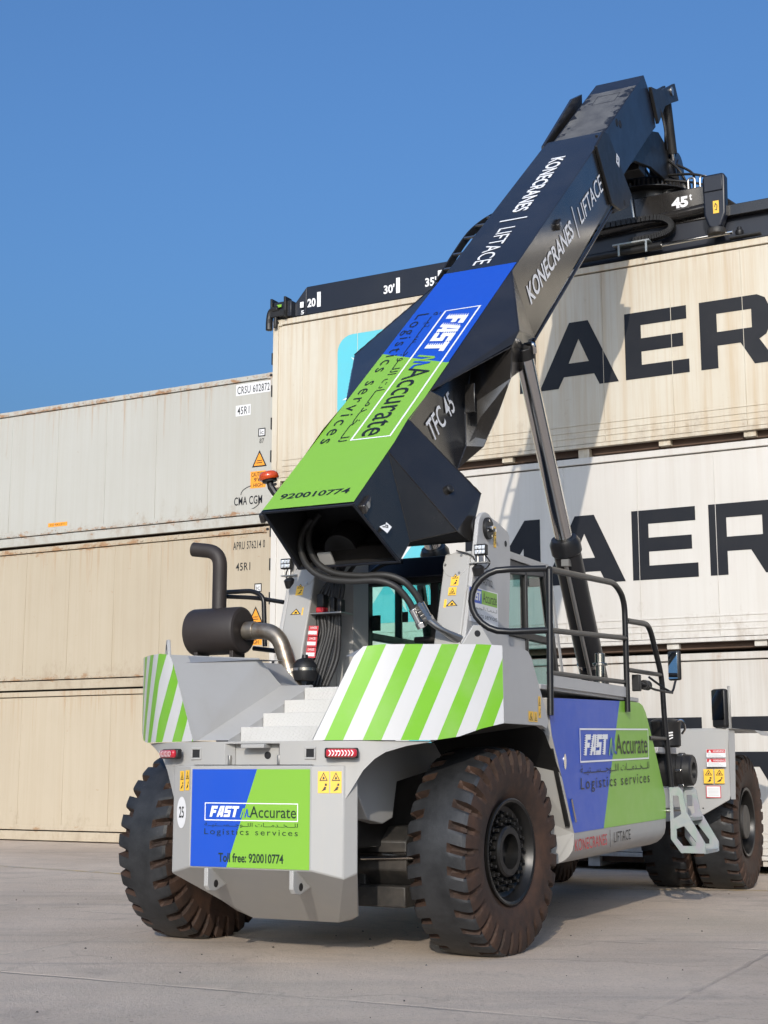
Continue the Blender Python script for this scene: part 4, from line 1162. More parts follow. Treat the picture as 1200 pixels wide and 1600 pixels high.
hp_ = [(7.55, 9.50), (8.60, 10.42), (8.95, 10.68), (9.50, 10.88), (10.15, 10.80), (10.62, 10.60), (10.72, 10.42), (10.5, 10.28), (9.6, 10.20), (9.0, 10.12), (8.2, 9.90)]
b.prism(hp_, 'x', .20, .26); b.mirror_x(); b.box(-.2, .2, 8.6, 8.9, 9.95, 10.5)
head = b.build('boom_head', 'satin', RS, .012)
b = MB(); b.cyl((.255, 10.28, 10.55), (.36, 10.28, 10.55), .27, n=40); b.cyl((.36, 10.28, 10.55), (.375, 10.28, 10.55), .17, n=40); b.mirror_x(); b.build('rotator_brake', 'navy', head, .01)
b = MB()
lg = [(8.60, 11.18), (8.86, 11.26), (9.30, 11.45), (9.94, 11.83), (10.14, 11.63), (9.74, 11.42), (9.35, 11.20), (8.95, 10.75)]
b.prism(lg, 'x', .22, .27); b.prism(lg, 'x', .37, .42); b.mirror_x(); lug = b.build('damper_lug', 'satin', head, .008)
b = MB(); b.cyl((.20, 9.72, 11.60), (.44, 9.72, 11.60), .07, n=20); b.mirror_x(); b.build('lug_pin', 'steel', lug)
b = MB()
b.cyl((.32, 9.72, 11.62), (.32, 10.02, 10.72), .075, n=20); b.cyl((.32, 9.70, 11.60), (.32, 9.74, 11.56), .1, n=20); b.mirror_x(); dm = b.build('damper_cylinder', 'satin', head, 0, 40)
b = MB(); b.cyl((.32, 10.02, 10.72), (.32, 10.12, 10.40), .035, n=16); b.mirror_x(); b.build('damper_rod', 'chrome', dm)
b = MB(); b.tube(spline([(.38, 8.95, 11.1), (.42, 9.15, 10.95), (.44, 9.22, 10.75), (.42, 9.28, 10.62), (.36, 9.55, 10.60)]), .022, 8); b.build('damper_hose', 'rubberhose', head)
# --- hydraulic hoses out of the boom end to the right tower
for k, (dx, dz, dy) in enumerate(((0, 0, 0), (.045, .05, .06))):
    b = MB(); D = Vector((dx, dy, dz))
    pth = [Vector(p) + D for p in ((-0.357, 0.1, 3.531), (-0.416, 0.06, 3.417), (-0.411, 0.02, 3.265), (-0.31, -0.02, 3.098), (-0.146, -0.02, 2.995), (0.089, 0, 2.956), (0.328, 0.03, 2.951), (0.471, 0.08, 2.895), (0.549, 0.15, 2.79), (0.584, 0.2, 2.692))]
    b.tube(spline(pth, 8), .028, 14); hs = b.build('boom_hose', 'rubberhose', RS, 0, 60)
    e1, e2 = pth[-2], pth[-1]; tt = (e2 - e1).normalized()
    b = MB(); b.cyl(e2 - tt * .03, e2 + tt * .10, .036, n=16); b.cyl(e2 + tt * .10, e2 + tt * .15, .045, n=6); b.build('hose_coupling', 'chrome', hs, .003)
b = MB()
for k in range(3):
    s0 = Vector((0.604, 0.22, 2.682)) + Vector((.035 * k, .05 * k, .03 - .035 * k)); b.tube(spline([s0, s0 + Vector((.07, .05, -.08)), s0 + Vector((.17, .14, -.17)), s0 + Vector((.30, .3, -.24))]), .026, 12)
for k in range(5):
    s0 = Vector((0.602, 0.2, 2.734)) + Vector((.02 * k, 0, -.028 * k)); b.cyl(s0, s0 + Vector((.05, -.03, .01)), .022, n=8)
b.build('hose_manifold', 'steel', RS, 0, 40)

# --- lift cylinders
for sx in (1, -1):
    a = Vector((sx * .75, 2.39, 5.52)); e = Vector((sx * .75, 4.98, 1.35)); t = (e - a).normalized()
    j = a + t * 2.06
    b = MB(); b.cyl(a, j, .092, n=32); rod = b.build('lift_cylinder_rod', 'chrome', RS)
    b = MB(); b.lathe([(0, .135), (.05, .162), (.16, .162), (.18, .145), (3.0, .145)], j, t, 36); brl = b.build('lift_cylinder', 'tube', RS, 0, 30)
    b = MB(); b.cyl(a - Vector((.12 * sx, 0, 0)), a + Vector((.10 * sx, 0, 0)), .06, n=24); b.cyl(a - t * .02, a + t * .10, .11, n=28); b.build('rod_eye', 'satin', rod, .008)
    b = MB(); b.tube(spline([(a.x + .03 * sx, a.y - .02, a.z + .04), (a.x + .13 * sx, a.y - .06, a.z + .02), (a.x + .13 * sx, a.y - .02, a.z - .06)]), .025, 8); b.build('rod_grease_line', 'chrome', rod)
    side = Vector((0, -t.z, t.y)) * -1
    if side.y > 0: side = -side
    p0 = j + t * .22 + side * .185 + Vector((.03 * sx, 0, 0))
    b = MB(); b.tube([p0, p0 + t * 1.42], .022, 10); b.box(p0.x - .04, p0.x + .04, p0.y - .03, p0.y + .06, p0.z - .02, p0.z + .05); b.build('cylinder_pipe', 'steel', brl, 0, 40)
    b = MB(); q0 = j + t * 1.45; b.cyl(q0, q0 + t * .035, .150, n=36); b.build('cylinder_strap', 'chrome', brl)

# --- operator cab between the towers
cx0, cx1, cy0, cy1, cz0, cz1 = -.70, .73, 1.72, 3.42, 2.08, 3.42
b = MB()
for sx, x in ((-1, cx0), (1, cx1)):
    xs = sorted((x, x - sx * .07))
    b.box(xs[0], xs[1], cy0, cy0 + .09, cz0, cz1 - .02)
    b.prism([(cy1 - .02, cz0), (cy1 - .42, cz1 - .04), (cy1 - .51, cz1 - .04), (cy1 - .11, cz0)], 'x', xs[0], xs[1])
    b.box(xs[0], xs[1], cy0 + .09, cy1 - .1, cz0, cz0 + .08); b.box(xs[0], xs[1], cy0 + .09, cy1 - .25, 2.63, 2.70); b.box(xs[0], xs[1], 2.42, 2.47, cz0, cz1 - .1)
b.box(cx0 + .07, cx1 - .07, cy0, cy0 + .07, cz0, 2.50); b.box(cx0 + .07, cx1 - .07, cy0, cy0 + .08, 3.14, 3.30)
b.box(.02, .10, cy0 + .01, cy0 + .06, 2.50, 3.14)
cab = b.build('operator_cab', 'satin', RS, .01)
b = MB(); b.prism([(cy0 - .03, 3.20), (cy0 + .03, 3.40), (cy1 - .40, 3.42), (cy1 - .36, 3.36), (cy1 - .40, 3.30), (cy0 + .05, 3.20)], 'x', cx0 - .01, cx1 - .005); b.build('cab_roof', 'navy', cab, .012)
b = MB()
for sx, x in ((1, cx1 + .004), (-1, cx0 - .016)):
    b.box(x, x + .012, cy0 - .02, cy1 - .40, 3.36, 3.43)
    b.prism([(cy1 + .01, cz0), (cy1 - .40, 3.36), (cy1 - .34, 3.40), (cy1 + .07, cz0)], 'x', x, x + .012)
    b.build('cab_trim', 'white', cab, .004); b = MB()
b = MB()
b.poly([(cx0 + .06, cy0 + .04, 2.48), (.03, cy0 + .04, 2.48), (.03, cy0 + .04, 3.16), (cx0 + .06, cy0 + .04, 3.16)]); b.poly([(.09, cy0 + .04, 2.48), (cx1 - .06, cy0 + .04, 2.48), (cx1 - .06, cy0 + .04, 3.16), (.09, cy0 + .04, 3.16)])
b.build('rear_window', 'glass', cab, 0, 0, False)
for x in (cx1 - .03, cx0 + .03):
    b = MB()
    b.poly([(x, cy0 + .08, 2.69), (x, 2.43, 2.69), (x, 2.43, 3.33), (x, cy0 + .08, 3.33)]); b.poly([(x, 2.46, 2.69), (x, cy1 - .30, 2.69), (x, cy1 - .48, 3.33), (x, 2.46, 3.33)])
    b.poly([(x, 2.46, 2.15), (x, cy1 - .10, 2.15), (x, cy1 - .26, 2.64), (x, 2.46, 2.64)])
    b.build('side_window', 'glass', cab, 0, 0, False)
b = MB(); b.poly([(cx0 + .06, cy1 - .06, 2.10), (cx1 - .06, cy1 - .06, 2.10), (cx1 - .06, cy1 - .46, 3.38), (cx0 + .06, cy1 - .46, 3.38)]); b.build('windscreen', 'glass', cab, 0, 0, False)
b = MB(); b.box(cx1 - .06, cx1 - .02, cy0 + .09, 2.43, cz0, 2.64); b.box(cx1 - .06, cx1 - .02, 2.43, 2.52, 2.10, 2.64); b.build('cab_door', 'grey', cab, .004)
b = MB(); b.box(-.22, .24, 2.05, 2.22, 2.30, 2.98); b.box(-.24, .26, 2.05, 2.60, 2.25, 2.42); b.box(-.12, .14, 2.03, 2.16, 2.98, 3.12); b.build('driver_seat', 'satin', cab, .05, seg=3)
b = MB(); b.box(-.28, -.22, cy0 + .02, cy0 + .03, 2.78, 2.88); b.box(-.66, -.56, cy0 + .1, cy0 + .12, 2.72, 2.87); b.tube([(-.12, cy0 - .03, 2.60), (.14, cy0 - .03, 2.60)], .03, 10); b.tube([(.14, cy0 - .03, 2.58), (.50, cy0 - .03, 2.53)], .02, 8); b.build('cab_fitting', 'satin', cab, .004)
b = MB(); b.tube(fillet([(-.60, 1.58, 2.1), (-.60, 1.58, 3.20), (-.42, 1.58, 3.34), (-.20, 1.58, 3.34)], .12), .022, 10); b.build('cab_guard_rail', 'tube', RS)

# --- right hand tank, platform and rails
pts_panel = [(.60, 1.975), (2.876, 2.035), (3.16, 2.035), (3.27, 2.01), (3.36, 1.95), (3.449, 1.845), (3.68, 1.533), (3.96, 1.125), (3.96, .905), (1.181, .868), (.94, 1.276), (.69, 1.667)]
for sx in (1, -1):
    blue_p = [(.60, 1.975), (2.534, 2.026), (1.965, .879), (1.181, .868), (.94, 1.276), (.69, 1.667)]
    green_p = [(2.534, 2.026), (2.876, 2.035), (3.16, 2.035), (3.27, 2.01), (3.36, 1.95), (3.449, 1.845), (3.68, 1.533), (3.96, 1.125), (3.96, .905), (1.965, .879)]
    b = MB(); b.prism(pts_panel, 'x', sx * 1.25, sx * 1.598); tk = b.build('side_tank', 'white', RS, .006)
    d = MB(); d.poly([(sx * 1.6015, y, z) for y, z in blue_p], 0); d.poly([(sx * 1.6015, y, z) for y, z in green_p], 1); sp_ = d.build('side_sticker', ['blue', 'green'], tk, 0, 0, False)
    b = MB()
    prof = [(1.598, .868), (1.594, .78), (1.580, .72), (1.548, .675), (1.50, .635), (1.43, .608), (1.25, .60), (1.25, .88), (1.59, .88)]
    b.loft([[(sx * x, 1.185, z) for x, z in prof], [(sx * x, 3.96, z + .035) for x, z in prof]]); b.build('lower_sill', 'white', tk, 0, 30)
    b = MB(); b.poly([(sx * 1.595, .60, 1.972), (sx * 1.595, .69, 1.66), (sx * 1.595, .94, 1.27), (sx * 1.595, 1.175, .87), (sx * 1.43, 1.175, .61), (sx * .62, 1.175, .61), (sx * .62, .94, 1.27), (sx * .62, .6, 1.74), (sx * 1.2, .56, 1.80)]); b.build('tank_end', 'white', tk, 0, 0, False)
    b = MB(); b.loft([[(sx * 1.555, .735, 1.56), (sx * 1.59, .735, 1.56), (sx * 1.59, .78, 1.58), (sx * 1.555, .78, 1.58)], [(sx * 1.545, 1.115, .92), (sx * 1.585, 1.115, .92), (sx * 1.585, 1.15, .94), (sx * 1.545, 1.15, .94)]]); b.build('hinge_strip', 'satin', tk, .003)
    if sx > 0:
        logo(sp_, (1.6015, 1.365, 1.215), Vector((0, 2.045, .045)), (0, 0, .53), .005, 'ink', True)
        d = Decal((1.597, 1.195, .715), Vector((0, 1.56, .03)), Vector((0, 0, .098)), .004); d.text('KONECRANES', 0, 0, .55, 1, 0, 0, .0); d.build('sill_lettering', 'red', tk); d.mb = MB(); d.rect(.605, -.25, .612, 1.3); d.build('lettering_divider', 'ink', tk); d.mb = MB(); d.text('LIFTACE', .68, .05, 1, 1, 0, .0002, 0); d.build('sill_lettering', 'ink', tk)
        b = MB(); b.cyl((1.602, .985, 1.46), (1.606, .985, 1.46), .03, n=20); b.v = [(x, y, 1.46 + (z - 1.46) * 2.2) for x, y, z in b.v]; b.tube([(1.612, 1.10, 1.15), (1.615, 1.19, .96)], .01, 8); b.build('door_catch', 'chrome', sp_)
b = MB(); b.box(1.0, 1.60, .45, 3.15, 2.04, 2.08); b.mirror_x(); b.build('side_platform', 'grey', RS, .005)
b = MB(); b.box(1.598, 1.622, .63, 2.72, 2.065, 2.165); b.build('toe_board', 'grey', RS, .004)
b = MB(); b.tube([(1.61, .62, 2.18), (1.61, 2.72, 2.21)], .022, 12); b.build('toe_rail', 'tube', RS)
rr = .028
b = MB()
b.tube([(1.625, .64, 3.04), (1.625, .60, 1.83)], rr, 14)
b.tube(fillet([(1.625, .64, 3.04), (1.625, 2.42, 3.125), (1.625, 2.70, 3.00), (1.625, 2.70, 1.93)], .30, 8), rr, 14)
b.tube([(1.625, .65, 2.53), (1.625, 2.72, 2.63)], .024, 12)
lp = [(1.60, .62, 3.045), (1.34, .46, 3.035)] + [(1.31 - .27 * math.sin(q), .44 - .09 * math.sin(q), 2.775 + .26 * math.cos(q)) for q in [k * math.pi / 12 for k in range(1, 12)]] + [(1.34, .46, 2.515), (1.60, .62, 2.53)]
b.tube(lp, rr, 14)
b.build('hand_rail', 'tube', RS, 0, 40)
b = MB()
b.tube(fillet([(1.625, 2.74, 2.80), (1.625, 3.50, 2.83), (1.625, 3.90, 2.32), (1.625, 3.93, 1.95), (1.65, 4.03, 1.20)], .16, 6), rr, 14)
b.tube([(1.625, 2.74, 2.33), (1.625, 3.88, 2.345)], .022, 12); b.tube([(1.60, 3.46, 1.70), (1.63, 3.90, 1.70)], .022, 12)
b.build('ladder_rail', 'tube', RS, 0, 40)
# mirror on the ladder rail, two lookalike arms
b = MB(); b.tube(fillet([(1.62, 3.05, 2.24), (1.70, 3.35, 2.17), (1.78, 3.72, 2.15), (1.80, 3.78, 2.28)], .06), .012, 8); b.tube(fillet([(1.62, 3.45, 2.30), (1.72, 3.60, 2.20), (1.78, 3.72, 2.15)], .04), .012, 8); mr = b.build('mirror_arm', 'tube', RS)
b = MB(); c = Vector((1.79, 3.80, 2.43)); b.obox(c, (.135, -.075, 0), (.025, .045, 0), (0, .0, .30)); b.build('mirror_housing', 'satin', mr, .02, seg=3)
b = MB(); b.obox(c + Vector((-.013, -.024, 0)), (.112, -.062, 0), (.002, .004, 0), (0, 0, .27)); b.build('mirror_glass', 'mirror', mr, .001)
b = MB(); b.box(1.58, 1.66, 3.00, 3.06, 2.14, 2.30); b.lathe([(0, .05), (.05, .05), (.06, .035), (.10, .035), (.11, .05), (.13, .05)], (1.64, 3.20, 2.21), (0, 1, 0), 16); b.build('side_camera', 'satin', RS, .008)
# air cleaner and hydraulic drum in front of the tank
b = MB(); b.lathe([(0, .13), (.02, .155), (.22, .155), (.24, .165), (.27, .165), (.29, .13), (.30, .09)], (1.49, 4.45, 1.62), (0, 0, 1), 36); ad = b.build('air_cleaner', 'satin', RS, 0, 35)
d = Decal((1.52, 4.295, 1.69), Vector((.10, .02, 0)), (0, 0, .10), .004)
d.line([(.2, .2), (.45, .5), (.8, .55)], .016); d.line([(.2, .5), (.45, .78), (.8, .82)], .014, 0, .0003); d.line([(.3, .1), (.6, .2), (.8, .3)], .012, 0, .0006); d.build('drum_badge', 'stripe_white', ad)
b = MB(); b.tube(spline([(1.60, 4.38, 1.88), (1.68, 4.40, 1.90), (1.70, 4.44, 1.82), (1.66, 4.46, 1.76)]), .012, 6); b.build('drum_clip', 'chrome', ad)
b = MB(); b.lathe([(0, .15), (.02, .17), (.30, .17), (.31, .18), (.36, .18), (.37, .165), (.44, .16), (.455, .145), (.455, .085), (.40, .08), (.40, .0)][:-1], (1.32, 4.45, 1.385), (1, 0, 0), 40); hd = b.build('hydraulic_drum', 'satin', RS, 0, 35)
b = MB()
for k in range(6): b.box(1.63, 1.69, 4.45 + .178 * math.cos(k * 1.05) - .02, 4.45 + .178 * math.cos(k * 1.05) + .02, 1.385 + .178 * math.sin(k * 1.05) - .012, 1.385 + .178 * math.sin(k * 1.05) + .012)
b.build('drum_clip', 'chrome', hd, .003)
b = MB(); b.box(1.15, 1.55, 4.1, 5.2, 1.0, 1.20); b.box(1.1, 1.5, 4.1, 4.8, 1.56, 1.62); b.build('drum_bracket', 'grey', RS, .006)

# --- front mudguards
for sx in (1, -1):
    b = MB()
    wall = [(1.00, 1.84), (1.80, 1.84), (1.815, 1.60), (1.815, 1.10), (1.80, 1.055), (1.40, .83), (1.00, .80)]
    pl = [(sx * x, 5.86 - (.10 if z > 1.7 else 0) * -1, z) for x, z in wall]
    b.loft([[(sx * x, 5.83 + (.10 if z > 1.75 else 0), z) for x, z in wall], [(sx * x, 5.85 + (.10 if z > 1.75 else 0), z) for x, z in wall]])
    b.loft([[(sx * 1.0, 5.93, 1.838), (sx * 1.83, 5.93, 1.838), (sx * 1.83, 5.95, 1.855), (sx * 1.0, 5.95, 1.855)], [(sx * 1.0, 7.8, 1.838), (sx * 1.83, 7.8, 1.838), (sx * 1.83, 7.8, 1.855), (sx * 1.0, 7.8, 1.855)]])
    sk = [(sx * 1.815, 5.85, 1.06), (sx * 1.815, 5.85, 1.62), (sx * 1.80, 5.95, 1.84), (sx * 1.84, 6.05, 1.84), (sx * 1.85, 5.99, 1.62), (sx * 1.85, 5.92, 1.06)]
    b.poly(sk)
    b.poly([(sx * 1.83, 5.95, 1.85), (sx * 2.04, 6.15, 1.835), (sx * 2.06, 6.4, 1.78), (sx * 2.06, 7.8, 1.78), (sx * 1.83, 7.8, 1.85)])
    fm = b.build('front_mudguard', 'white', RS, .006, 30)
    if sx > 0:
        d = Decal((1.56, 5.83, 1.42), (.22, 0, 0), (0, 0, .20), .003)
        for k in range(2):
            d.rect(0, .52 * (1 - k), 1, .52 * (1 - k) + .46); d.rect(.02, .52 * (1 - k) + .26, .98, .52 * (1 - k) + .45, 1, .001); d.text('WARNING', .34, .52 * (1 - k) + .29, .94, .52 * (1 - k) + .41, 0, .002, .01); d.poly([(.10, .52 * (1 - k) + .28), (.26, .52 * (1 - k) + .28), (.18, .52 * (1 - k) + .43)], 0, .002)
            for q in range(3): d.rect(.08, .52 * (1 - k) + .04 + q * .07, .85 - q * .1, .52 * (1 - k) + .06 + q * .07, 2, .001)
        d.build('warning_label', ['stripe_white', 'red', 'grey'], fm)
        warn_label(fm, (1.52, 5.83, 1.235), (.11, 0, 0), (0, 0, .16)); warn_label(fm, (1.645, 5.83, 1.235), (.11, 0, 0), (0, 0, .16))
        d = Decal((1.54, 5.83, 1.075), (.17, 0, 0), (0, 0, .135), .003); d.rect(0, 0, 1, 1, 1); d.rect(.05, .06, .95, .94, 0, .001)
        for q in range(6): d.rect(.15, .2 + q * .11, .85, .22 + q * .11, 2, .002)
        d.build('information_label', ['stripe_white', 'red', 'grey'], fm)
        b = MB(); b.cyl((1.5, 5.828, .96), (1.5, 5.832, .96), .008, n=8); b.cyl((1.36, 5.828, .87), (1.36, 5.832, .87), .008, n=8); b.build('mudguard_bolt', 'satin', fm)
    x = sx * 1.71
    b = MB(); b.obox((x, 5.945, 2.08), (.175, -.075, 0), (.034, .08, 0), (0, 0, .44)); mh = b.build('fender_mirror', 'satin', RS, .03, seg=3)
    b = MB(); b.obox((x - .018, 5.903, 2.115), (.150, -.064, 0), (.002, .005, 0), (0, 0, .335)); b.build('mirror_glass', 'mirror', mh)
    b = MB(); b.box(x + .095, x + .12, 5.92, 5.96, 1.84, 2.33); b.build('mirror_post', 'steel', mh, .003)
# --- boarding steps, galvanised
b = MB()
def step_plate(y, x0, x1):
    from mathutils.geometry import tessellate_polygon
    o = [(x0, 1.215), (x0 + .10, 1.215), (x0 + .135, 1.18), (x0 + .17, .97), (x0 + .35, .66), (x0 + .35, .565), (x0 + .10, .565), (x0, .70)]
    h1 = [(x0 + .035, 1.13), (x0 + .035, .90), (x0 + .115, .95), (x0 + .09, 1.13)]
    h2 = [(x0 + .06, .80), (x0 + .06, .71), (x0 + .12, .635), (x0 + .255, .635), (x0 + .255, .68), (x0 + .14, .83)]
    loops = [o, h1, h2]; flat = [q for l in loops for q in l]; n = len(flat)
    tris = tessellate_polygon([[Vector((q[0], q[1], 0)) for q in l] for l in loops])
    fs = [tuple(t) for t in tris] + [tuple(n + k for k in reversed(t)) for t in tris]; k0 = 0
    for l in loops:
        m_ = len(l); fs += [(k0 + i, k0 + (i + 1) % m_, n + k0 + (i + 1) % m_, n + k0 + i) for i in range(m_)]; k0 += m_
    b.mesh([(q[0], y, q[1]) for q in flat] + [(q[0], y + .022, q[1]) for q in flat], fs)
step_plate(3.99, 1.635, 2.0); sp2 = b.build('boarding_steps', 'galv', RS, .002)
b = MB(); step_plate(4.52, 1.635, 2.0); b.build('step_plate', 'galv', sp2, .002)
b = MB()
for z, xa, xb in ((.90, 1.64, 1.83), (.58, 1.74, 1.98)):
    b.box(xa, xa + .012, 4.002, 4.52, z - .02, z + .012); b.box(xb - .012, xb, 4.002, 4.52, z - .02, z + .012)
    for k in range(10): b.box(xa + .012, xb - .012, 4.012 + k * .051, 4.048 + k * .051, z - .004, z + .008)
    n_ = 4
    for k in range(n_): xx = xa + .02 + (xb - xa - .04) * k / (n_ - 1); b.box(xx - .008, xx + .008, 4.002, 4.52, z - .012, z - .005)
b.build('tread_grating', 'galv', sp2)
b = MB(); b.cyl((1.30, 3.99, .98), (1.64, 3.99, .98), .02); b.cyl((1.30, 4.5, .98), (1.64, 4.5, .98), .02); b.build('step_bracket', 'steel', sp2)
b = MB(); b.cyl((1.25, 3.05, 2.08), (1.25, 3.05, 2.42), .045, n=18); b.cyl((1.25, 3.05, 2.40), (1.25, 3.05, 2.425), .075, n=18); b.cyl((1.25, 3.05, 2.425), (1.25, 3.05, 2.52), .05, n=18); b.build('fuel_filler', 'chrome', RS, .004)

# ------------------------------------------------------------------ spreader, hung from the boom head on the top container
# built in the container's own frame: u along it from its left end, w back from its front face, z up
def cf(u, w, z):
    p = (-12.77 + u) * C_U + (19.779 + w) * C_N - ORG
    return Vector((p.dot(M_RI), p.dot(M_FW), z))
def cbox(b, u0, u1, w0, w1, z0, z1, m=0):
    return b.mesh([cf(u, w, z) for u in (u0, u1) for w in (w0, w1) for z in (z0, z1)], [(0, 1, 3, 2), (4, 6, 7, 5), (0, 4, 5, 1), (2, 3, 7, 6), (0, 2, 6, 4), (1, 5, 7, 3)], m)
TOPZ = 5.98 + HC
b = MB()
cbox(b, .58, 11.4, .12, .44, TOPZ + .045, TOPZ + .54); cbox(b, .78, 11.4, 2.0, 2.32, TOPZ + .045, TOPZ + .50)
spread = b.build('spreader', 'navy', RS, .012)
b = MB()
cbox(b, 4.9, 7.5, .30, 2.15, TOPZ + .42, TOPZ + 1.0); cbox(b, 5.5, 7.5, .10, .34, TOPZ + .46, TOPZ + .98)
b.mesh([cf(7.5, w, z) if k else cf(8.05, w, z) for k, w, z in ((1, .32, TOPZ + 1.0), (1, .32, TOPZ + .5), (0, .32, TOPZ + .5), (1, .42, TOPZ + 1.0), (1, .42, TOPZ + .5), (0, .42, TOPZ + .5))], [(0, 1, 2), (3, 5, 4), (0, 2, 5, 3), (0, 3, 4, 1), (1, 4, 5, 2)])
cf_ = b.build('centre_frame', 'black', spread, .015)
b = MB(); cbox(b, 7.0, 7.05, .04, .10, TOPZ + .5, TOPZ + 1.0)
c0 = cf(6.30, .90, TOPZ + 1.0)
b = MB(); b.cyl(c0, c0 + Vector((0, 0, .18)), .62, n=48); b.cyl(c0 + Vector((0, 0, .18)), c0 + Vector((0, 0, .20)), .78, n=48); b.cyl(c0 + Vector((0, 0, .20)), c0 + Vector((0, 0, .42)), .55, n=48)
rt = b.build('rotator', 'satin', spread, .006)
b = MB()
for k in range(56):
    a = 2 * math.pi * k / 56; p = c0 + Vector((.60 * math.cos(a), .60 * math.sin(a), .30)); b.obox(p, Vector((math.cos(a), math.sin(a), 0)) * .05, Vector((-math.sin(a), math.cos(a), 0)) * .03, (0, 0, .12))
b.build('slewing_gear', 'axle', rt)
b = MB(); b.obox(c0 + Vector((-.34, -.62, .48)), (.55, 0, 0), (0, .3, 0), (0, 0, .22)); mo = b.build('slew_motor_box', 'satin', rt, .02)
d = Decal(c0 + Vector((-.50, -.775, .42)), (.2, 0, 0), (0, 0, .11), .002); d.rect(0, 0, 1, 1); d.line([(.2, .3), (.4, .6), (.6, .4), (.8, .7)], .02, 1, .001); d.build('warning_label', ['yellow', 'ink'], mo)
b = MB(); b.cyl(c0 + Vector((-.16, -.1, .4)), c0 + Vector((-.16, -.1, .95)), .2, n=24); b.cyl(c0 + Vector((.25, -.2, .35)), c0 + Vector((.25, -.2, .85)), .13, n=24); b.build('slew_motor', 'satin', rt, .006)
for u_ in (7.12, 7.30):
    b = MB(); q0, q1 = cf(u_, .35, TOPZ + .98), cf(u_ + .10, .35, TOPZ + .98); up_ = Vector((0, 0, .26))
    b.tube(fillet([q0, q0 + up_, q1 + up_, q1], .05), .016, 8); b.build('lashing_bail', 'steel', spread)
b = MB()
for q_ in ((6.72, .55, .20, .13), (6.95, .75, .34, .10), (5.55, .5, .26, .12), (7.25, .9, .22, .09)):
    q0 = cf(q_[0], q_[1], TOPZ + .98); b.cyl(q0, q0 + Vector((0, 0, q_[2])), q_[3], n=18); b.cyl(q0 + Vector((0, 0, q_[2])), q0 + Vector((0, 0, q_[2] + .06)), q_[3] * .6, n=12)
    b.build('valve_body', 'satin', spread, .006); b = MB()
rq = random.Random(5)
for k in range(9):
    q0 = cf(6.35 + .14 * k, .42 + rq.uniform(-.1, .3), TOPZ + .98); q1 = Vector((rq.uniform(-.2, .32), 9.9 + rq.uniform(0, .4), 10.55 + rq.uniform(-.25, .1)))
    mid_ = (q0 + q1) / 2 + Vector((rq.uniform(-.12, .2), -.12, rq.uniform(-.05, .18)))
    b = MB(); b.tube(spline([q0, q0 + Vector((0, 0, .16)), mid_, q1]), .020, 8); b.build('spreader_hose', 'rubberhose', spread, 0, 60)
b = MB(); ya_, yb_ = cf(6.5, .55, TOPZ + .98), cf(6.98, .55, TOPZ + .98)
b.loft([[ya_, yb_, yb_ + Vector((-.10, .15, .52)), ya_ + Vector((.12, .15, .52))], [ya_ + Vector((0, .12, 0)), yb_ + Vector((0, .12, 0)), yb_ + Vector((-.10, .27, .52)), ya_ + Vector((.12, .27, .52))]]); b.build('rotator_yoke', 'black', spread, .01)
# 45 t plate lettering
d = Decal(cf(6.93, .10, TOPZ + .70), cf(1, 0, 0) - cf(0, 0, 0), (0, 0, 1), .004); d.text('45', 0, 0, .25, .17, 0, 0, .05); d.text('t', .27, .09, .31, .19, 0, 0, .03); d.build('capacity_lettering', 'letter', cf_)
# folding arm in front
b = MB()
ear = [(7.47, TOPZ + .42), (7.53, TOPZ + .24), (7.62, TOPZ + .16), (7.72, TOPZ + .24), (7.79, TOPZ + .42), (7.80, TOPZ + .98), (7.77, TOPZ + 1.03), (7.50, TOPZ + 1.03), (7.46, TOPZ + .98)]
pts = [cf(u, -.14, z) for u, z in ear] + [cf(u, .02, z) for u, z in ear]; n = len(ear)
b.mesh(pts, [tuple(range(n))[::-1], tuple(range(n, 2 * n))] + [(i, (i + 1) % n, n + (i + 1) % n, n + i) for i in range(n)])
arm = b.build('folding_arm', 'navy', spread, .03, seg=3)
b = MB(); cbox(b, 7.49, 7.76, -.16, -.14, TOPZ + .76, TOPZ + 1.0); b.build('arm_cover', 'navy', arm, .015)
b = MB(); p = cf(7.63, -.08, TOPZ + .20); b.lathe([(0, .13), (.05, .14), (.08, .13)], p + Vector((0, 0, -.08)), (0, 0, 1), 28); b.build('arm_foot', 'axle', arm)
d = Decal(cf(7.61, -.14, TOPZ + .42), (cf(1, 0, 0) - cf(0, 0, 0)) * .085, (0, 0, .19), .003); d.rect(0, 0, 1, 1); d.line([(.3, .3), (.6, .25), (.7, .6), (.4, .8), (.3, .5)], .012, 1, .001); d.build('warning_label', ['yellow', 'ink'], arm)
# long tubes and chain in front of the centre
b = MB()
b.tube([cf(5.3, .06, TOPZ + .50), cf(7.5, .06, TOPZ + .60), cf(7.5, .06, TOPZ + .60)][:2], .085, 14); cbox(b, 7.5, 11.4, .0, .16, TOPZ + .40, TOPZ + .57)
b.build('telescopic_beam', 'black', spread, .01)
b = MB(); b.tube([cf(4.6, -.04, TOPZ + .10), cf(6.80, -.04, TOPZ + .12)], .055, 14); cyl_o = b.build('telescope_cylinder', 'satin', spread)
b = MB(); b.tube([cf(6.80, -.04, TOPZ + .12), cf(7.85, -.04, TOPZ + .13)], .026, 12); b.build('telescope_rod', 'chrome', cyl_o)
b = MB(); b.lathe([(0, .05), (.03, .06), (.07, .06), (.09, .04), (.13, .03)], cf(7.95, -.04, TOPZ + .06), (0, 0, 1), 14); cbox(b, 7.80, 8.25, -.08, .04, TOPZ + .035, TOPZ + .06); b.build('rod_clevis', 'satin', spread, .004)
